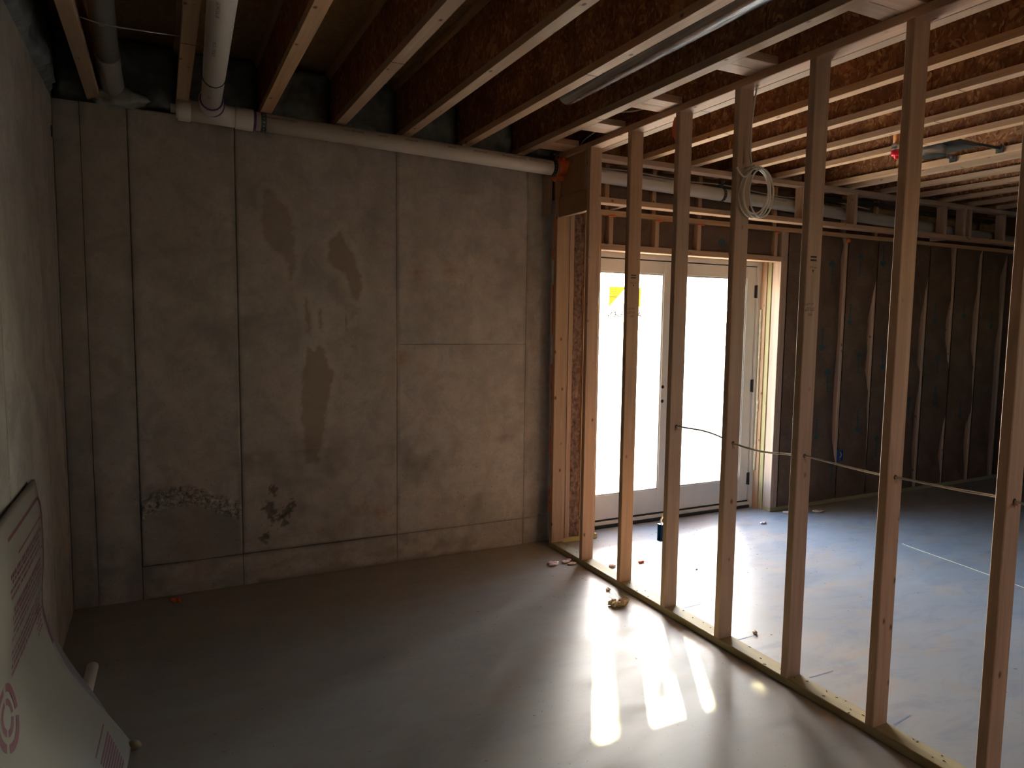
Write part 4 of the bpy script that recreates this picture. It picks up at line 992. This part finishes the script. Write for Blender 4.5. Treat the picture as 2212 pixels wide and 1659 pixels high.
cl = thing('can_light', 'recessed can light housing with bar hanger between joists', 'light fixture', (2.10, -1.45, 2.72))
LX, LY = 2.02, -1.44
hollow('can_ring', (LX, LY, 2.678), (LX, LY, 2.735), 0.078, 0.003, GALV, cl, 32)
put('can_top', *tubevf([(LX, LY, 2.735), (LX, LY, 2.739)], 0.078, 28), BLACKM, cl)
put('pan_plate', *boxvf((1.915, -1.58, 2.7395), (2.27, -1.32, 2.742)), STEEL, cl)
put('pan_edge', *joinup([boxvf((1.915, -1.585, 2.733), (2.27, -1.58, 2.75)), boxvf((1.915, -1.32, 2.733), (2.27, -1.315, 2.75))]), GALV, cl)
for y in (-1.60, -1.30): put('hanger_bar', *boxvf((1.897, y - 0.004, 2.737), (2.460, y + 0.004, 2.752)), STEEL, cl)
for y in (-1.60, -1.30):
    put('bar_foot', *boxvf((2.447, y - 0.022, 2.716), (2.4595, y + 0.022, 2.756)), STEEL, cl); put('bar_foot', *boxvf((1.8975, y - 0.022, 2.716), (1.910, y + 0.022, 2.756)), STEEL, cl)
put('clip', *boxvf((LX + 0.055, LY - 0.075, 2.662), (LX + 0.085, LY - 0.05, 2.68)), GALV, cl)
jb = thing('junction_box', 'small blue grey junction box between far ceiling joists', 'junction box', (4.05, -0.9, 2.74))
put('box_body', *boxvf((3.99, -1.25, 2.722), (4.325, -0.95, 2.80)), STEEL, jb)

# ------------------------------------------------------------------ curled sheet with red print, in the near left corner
sh = thing('curled_sheet', 'curled white packaging sheet with red print leaning on the left wall', 'sheet', (-2.75, -1.9, 0))
prof = [(-2.8727, -1.20, 0.973), (-2.860, -1.22, 0.905), (-2.850, -1.2412, 0.864), (-2.8438, -1.2825, 0.697), (-2.8487, -1.3237, 0.552), (-2.8312, -1.365, 0.468), (-2.7922, -1.4062, 0.354), (-2.7342, -1.4475, 0.255), (-2.6334, -1.4888, 0.118), (-2.5674, -1.53, 0.028)]
pp = [Vector(p) for p in catmull(prof, 5)]
cum = [0.0]
for a, b in zip(pp, pp[1:]): cum.append(cum[-1] + (b - a).length)
LEN = cum[-1]
def sheet_pt(s, v):
    """s 0..1 from the top edge to the floor end, v metres towards the viewer"""
    d = s * LEN; i = max(k for k in range(len(cum)) if cum[k] <= d + 1e-9); i = min(i, len(pp) - 2)
    f = (d - cum[i]) / (cum[i + 1] - cum[i]); p = pp[i].lerp(pp[i + 1], f)
    return p + Vector((-0.0 - 0.22 * max(0, s - 0.55) * v, -v, 0.0 - 0.02 * v * 0)) + Vector((0.012 * math.sin(v * 4) * s, 0, 0))
ns, nv = 46, 24; V = []; LV = 1.5
def nrm(s, v):
    e = 0.01; a = sheet_pt(min(1, s + e), v) - sheet_pt(max(0, s - e), v); b = sheet_pt(s, v + e) - sheet_pt(s, v)
    return a.cross(b).normalized()
for side in (0, 1):
    for j in range(nv + 1):
        for i in range(ns + 1):
            s, v = i / ns, LV * j / nv; p = sheet_pt(s, v); n_ = nrm(s, v)
            if n_.x < 0: n_ = -n_
            V.append(p + n_ * (0.0 if side == 0 else -0.012))
N = (ns + 1) * (nv + 1); idx = lambda i, j, k: k * N + j * (ns + 1) + i
F = []
for j in range(nv):
    for i in range(ns):
        F.append((idx(i, j, 0), idx(i + 1, j, 0), idx(i + 1, j + 1, 0), idx(i, j + 1, 0))); F.append((idx(i, j, 1), idx(i, j + 1, 1), idx(i + 1, j + 1, 1), idx(i + 1, j, 1)))
for i in range(ns):
    F.append((idx(i, 0, 0), idx(i, 0, 1), idx(i + 1, 0, 1), idx(i + 1, 0, 0))); F.append((idx(i, nv, 0), idx(i + 1, nv, 0), idx(i + 1, nv, 1), idx(i, nv, 1)))
for j in range(nv):
    F.append((idx(0, j, 0), idx(0, j + 1, 0), idx(0, j + 1, 1), idx(0, j, 1))); F.append((idx(ns, j, 0), idx(ns, j, 1), idx(ns, j + 1, 1), idx(ns, j + 1, 0)))
put('sheet_body', V, F, SHEET, sh, True)
def on_sheet(poly):   # polygon in (s, v) laid just above the sheet
    out = []
    for s, v in poly:
        n_ = nrm(s, v); n_ = -n_ if n_.x < 0 else n_; out.append(sheet_pt(s, v) + n_ * 0.0009)
    return out, [tuple(range(len(poly)))]
P = []
def bar(s0, s1, v0, v1, skew=0.0):
    k = max(1, int(abs(s1 - s0) / 0.03)); m = max(1, int(abs(v1 - v0) / 0.06))
    for a in range(k):
        for b in range(m):
            sa, sb = s0 + (s1 - s0) * a / k, s0 + (s1 - s0) * (a + 1) / k; va, vb = v0 + (v1 - v0) * b / m, v0 + (v1 - v0) * (b + 1) / m
            P.append(on_sheet([(sa, va), (sb, va), (sb, vb), (sa, vb)]))
bar(0.06, 0.56, 0.008, 0.036)                                     # stripe along the far edge
for s in (0.16, 0.22, 0.29, 0.36, 0.42): bar(s, s + 0.005, 0.05, 0.09)
bar(0.055, 0.066, 0.03, 0.60); bar(0.12, 0.128, 0.05, 0.5)
rs = random.Random(3)
for row in range(15):                                              # rows of small lettering, too coarse to read
    s = 0.15 + row * 0.0185
    v = 0.085 + (0.02 if row % 4 else 0.0)
    if row in (4, 10): continue
    while v < 0.62:
        L = rs.uniform(0.008, 0.034); bar(s, s + (0.0095 if row % 5 else 0.014), v, v + L); v += L + rs.choice((0.004, 0.004, 0.012))
for row in range(5):
    s = 0.40 + row * 0.016; v = 0.09
    while v < 0.19:
        L = rs.uniform(0.012, 0.03); bar(s, s + 0.007, v, v + L); v += L + 0.008
bar(0.86, 0.866, 0.09, 0.30)
for k in range(9): bar(0.885 + k * 0.011, 0.892 + k * 0.011, 0.10 + 0.006 * k, 0.30)
P.append(([tuple(sheet_pt(0.05, 0.06) + Vector((0.004, 0, 0)))] * 0, []))
put('red_print', *joinup(P), REDINK, sh)['kind'] = 'stuff'
P = []
for k in range(24):                                               # heavy red scribbled emblem
    a = k / 24 * 2 * math.pi; b = (k + 1) / 24 * 2 * math.pi
    for r0, r1 in ((0.75, 1.0), (0.35, 0.55)):
        if k % 7 == 3: continue
        P.append(on_sheet([(0.475 + 0.075 * r * math.sin(q), 0.735 + 0.11 * r * math.cos(q)) for r, q in ((r0, a), (r1, a), (r1, b), (r0, b))]))
put('red_emblem', *joinup(P), REDINK, sh)
put('tape_patch', *joinup([on_sheet([(0.90, 0.035), (0.925, 0.035), (0.925, 0.065), (0.90, 0.065)])]), CARD, sh)
blob('cardboard_end', (-2.562, -1.545, 0.022), (0.028, 0.026, 0.018), CARD, sh, 8, 0.12, 2)
V, F = [], []
for i in range(26):
    q = 0.42 + 0.53 * i / 25; n_ = nrm(q, 0.0); n_ = -n_ if n_.x < 0 else n_; w_ = 0.11 * math.sin(math.pi * min(1, i / 24)) ** 0.7
    a = sheet_pt(q, 0.02) - n_ * 0.014; b = sheet_pt(q, 0.0) + Vector((0.0, w_, 0.0)) - n_ * 0.014
    V += [a, b, a - n_ * 0.006, b - n_ * 0.006]
for i in range(25):
    for p, q in ((0, 1), (1, 3), (3, 2), (2, 0)): F.append((i * 4 + p, i * 4 + q, i * 4 + 4 + q, i * 4 + 4 + p))
put('under_layer', V, F, PURPG, sh, True)
st2 = thing('pipe_offcut', 'short white plastic pipe lying on the floor behind the curled sheet', 'pipe', (-2.75, -1.0, 0))
hollow('pipe_wall', (-2.746, -0.815, 0.0245), (-2.757, -1.32, 0.0245), 0.024, 0.004, PVC, st2, 24)

# ------------------------------------------------------------------ things lying on the floor
def scrap(x, y, s, mat, label, seed, name='insulation_scrap', cat='scrap', flat=0.35, lumps=4, spread=0.8):
    t = thing(name, label, cat, (x, y, 0))
    r = random.Random(seed); P = []
    bm = bmesh.new()
    for k in range(lumps):
        q = bmesh.ops.create_icosphere(bm, subdivisions=2, radius=1.0)['verts']
        ox, oy = r.uniform(-spread, spread) * s, r.uniform(-spread, spread) * s * 0.5; a = r.uniform(0.4, 0.8); b = r.uniform(0.25, 0.55)
        for v in q:
            n = 1 + 0.55 * noise.noise(v.co * 2.3 + Vector((seed, k * 3.1, 0))); c = v.co * n
            v.co = Vector((ox + c.x * s * a, oy + c.y * s * b, max(0.0005, (c.z * 0.8 + 0.7) * s * flat * (0.7 + 0.3 * r.random()))))
    V = [v.co + Vector((x, y, 0)) for v in bm.verts]; F = [tuple(v.index for v in f.verts) for f in bm.faces]; bm.free()
    put('fluff', V, F, mat, t, True)
    return t
scrap(-0.104, -0.480, 0.052, PINKW, 'stringy pink insulation scrap on the floor by the wall corner', 2, lumps=6, spread=1.5, flat=0.22)
sc2 = scrap(-0.165, -1.190, 0.050, TANW, 'tan clump of insulation on the sunlit floor beside the partition', 4, lumps=7, flat=0.5)
SPk = []
rr_ = random.Random(5)
for i in range(26):
    a = rr_.uniform(0, 6.28); c = Vector((-0.165 + 0.03 * math.cos(a), -1.19 + 0.02 * math.sin(a), 0.012 + rr_.random() * 0.03)); e = c + Vector((math.cos(a) * 0.035, math.sin(a) * 0.03, rr_.uniform(-0.01, 0.02)))
    SPk.append(tubevf([c, (c + e) / 2 + Vector((0, 0, 0.008)), e], 0.0011, 4))
put('fibre_strands', *joinup(SPk), TANW, sc2)['kind'] = 'stuff'
scrap(0.165, -0.660, 0.034, PINKW, 'pale insulation scrap on the floor just behind the second stud', 6)
scrap(0.286, -1.796, 0.022, PINKW, 'small white insulation tuft between the fourth and fifth studs', 8, flat=0.6, lumps=3)
scrap(0.645, -0.929, 0.016, PINKW, 'tiny white insulation tuft seen between the third and fourth studs', 9, lumps=3)
scrap(1.844, -0.344, 0.035, PINKW, 'pale shaving on the floor before the right door jamb', 12, lumps=3)
scrap(2.30, -0.20, 0.045, PINKW, 'white insulation scraps at the foot of the stud right of the door', 14, lumps=6)
scrap(2.565, -0.270, 0.040, PINKW, 'brownish scrap on the floor beyond the fifth stud', 15, lumps=4)
scrap(1.80, -1.46, 0.030, PINKW, 'pale tuft on the floor of the framed room, seen right of the sixth stud', 17, lumps=3, flat=0.5)
scrap(0.39, -0.678, 0.020, ORANGE, 'orange foam crumb on the floor beyond the partition', 20, 'foam_crumb', 'foam crumb', 0.6, 3)
scrap(-2.399, -0.110, 0.026, ORANGE, 'orange foam crumb on the floor against the concrete wall', 22, 'foam_crumb', 'foam crumb', 0.8, 2)
scrap(-0.085, -0.985, 0.018, PINKW, 'white wispy tuft on the floor beside the bottom plate', 24, lumps=3, flat=0.7)
V, F = [], []
rr_ = random.Random(11)
for i in range(520):
    if i < 260: x, y = rr_.uniform(-2.8, -0.1), -abs(rr_.gauss(0, 1.0)) - 0.05
    else: x, y = rr_.uniform(0.15, 3.4), -abs(rr_.gauss(0, 1.1)) - 0.1
    if y < -3.6 or (x > 2.1 and y > -0.14): continue
    a = rr_.uniform(0, 3.14); l = rr_.uniform(0.0015, 0.0065); w = rr_.uniform(0.0008, 0.002); h = rr_.uniform(0.0006, 0.0016)
    v, f = boxvf((-l, -w, 0.0002), (l, w, h)); v = [(x + p[0] * math.cos(a) - p[1] * math.sin(a), y + p[0] * math.sin(a) + p[1] * math.cos(a), p[2]) for p in v]
    k = len(V); V += v; F += [tuple(q + k for q in g) for g in f]
tag(put('sawdust', V, F, CARD), 'dark wood chips and crumbs scattered over the concrete floor', 'debris', kind='stuff')
V, F = [], []
rr_ = random.Random(12)
for i in range(46):
    y = rr_.uniform(-3.3, -0.2); x = rr_.uniform(0.008, W - 0.008)
    if any(sy_ - 0.01 < y < sy_ + T + 0.01 for sy_ in SY): continue
    a = rr_.uniform(0, 3.14); l = rr_.uniform(0.002, 0.007); v, f = boxvf((-l, -0.002, 0.0), (l, 0.002, 0.0018)); v = [(x + p[0] * math.cos(a) - p[1] * math.sin(a), y + p[0] * math.sin(a) + p[1] * math.cos(a), T + p[2]) for p in v]
    k = len(V); V += v; F += [tuple(q + k for q in g) for g in f]
tag(put('plate_crumbs', V, F, INKD), 'dark crumbs lying on top of the partition bottom plate', 'debris', kind='stuff')
for k, (a, b) in enumerate((((0.157, -0.963), (0.296, -0.967)), ((0.152, -1.384), (0.288, -1.376)), ((0.143, -1.811), (0.263, -1.809)), ((0.155, -2.235), (0.309, -2.238)), ((0.152, -2.647), (0.282, -2.631)))):
    d = Vector((b[0] - a[0], b[1] - a[1], 0)).normalized(); n_ = Vector((-d.y, d.x, 0)) * 0.0028; p, q = Vector((a[0], a[1], 0.0)), Vector((b[0], b[1], 0.0)); up = Vector((0, 0, 0.0007))
    put('chalk_mark', [p - n_ + up, q - n_ + up, q + n_ + up, p + n_ + up], [(0, 1, 2, 3)], CHALK, fl)
sg = thing('floor_string', 'thin pale string lying on the floor of the framed room', 'string', (2.33, -1.6, 0))
tube('string_strand', catmull([(2.40, -1.15, 0.002), (2.3815, -1.2345, 0.002), (2.345, -1.52, 0.002), (2.309, -1.785, 0.002), (2.27, -2.03, 0.002), (2.23, -2.4, 0.002)]), 0.0018, STRING, sg, 6)
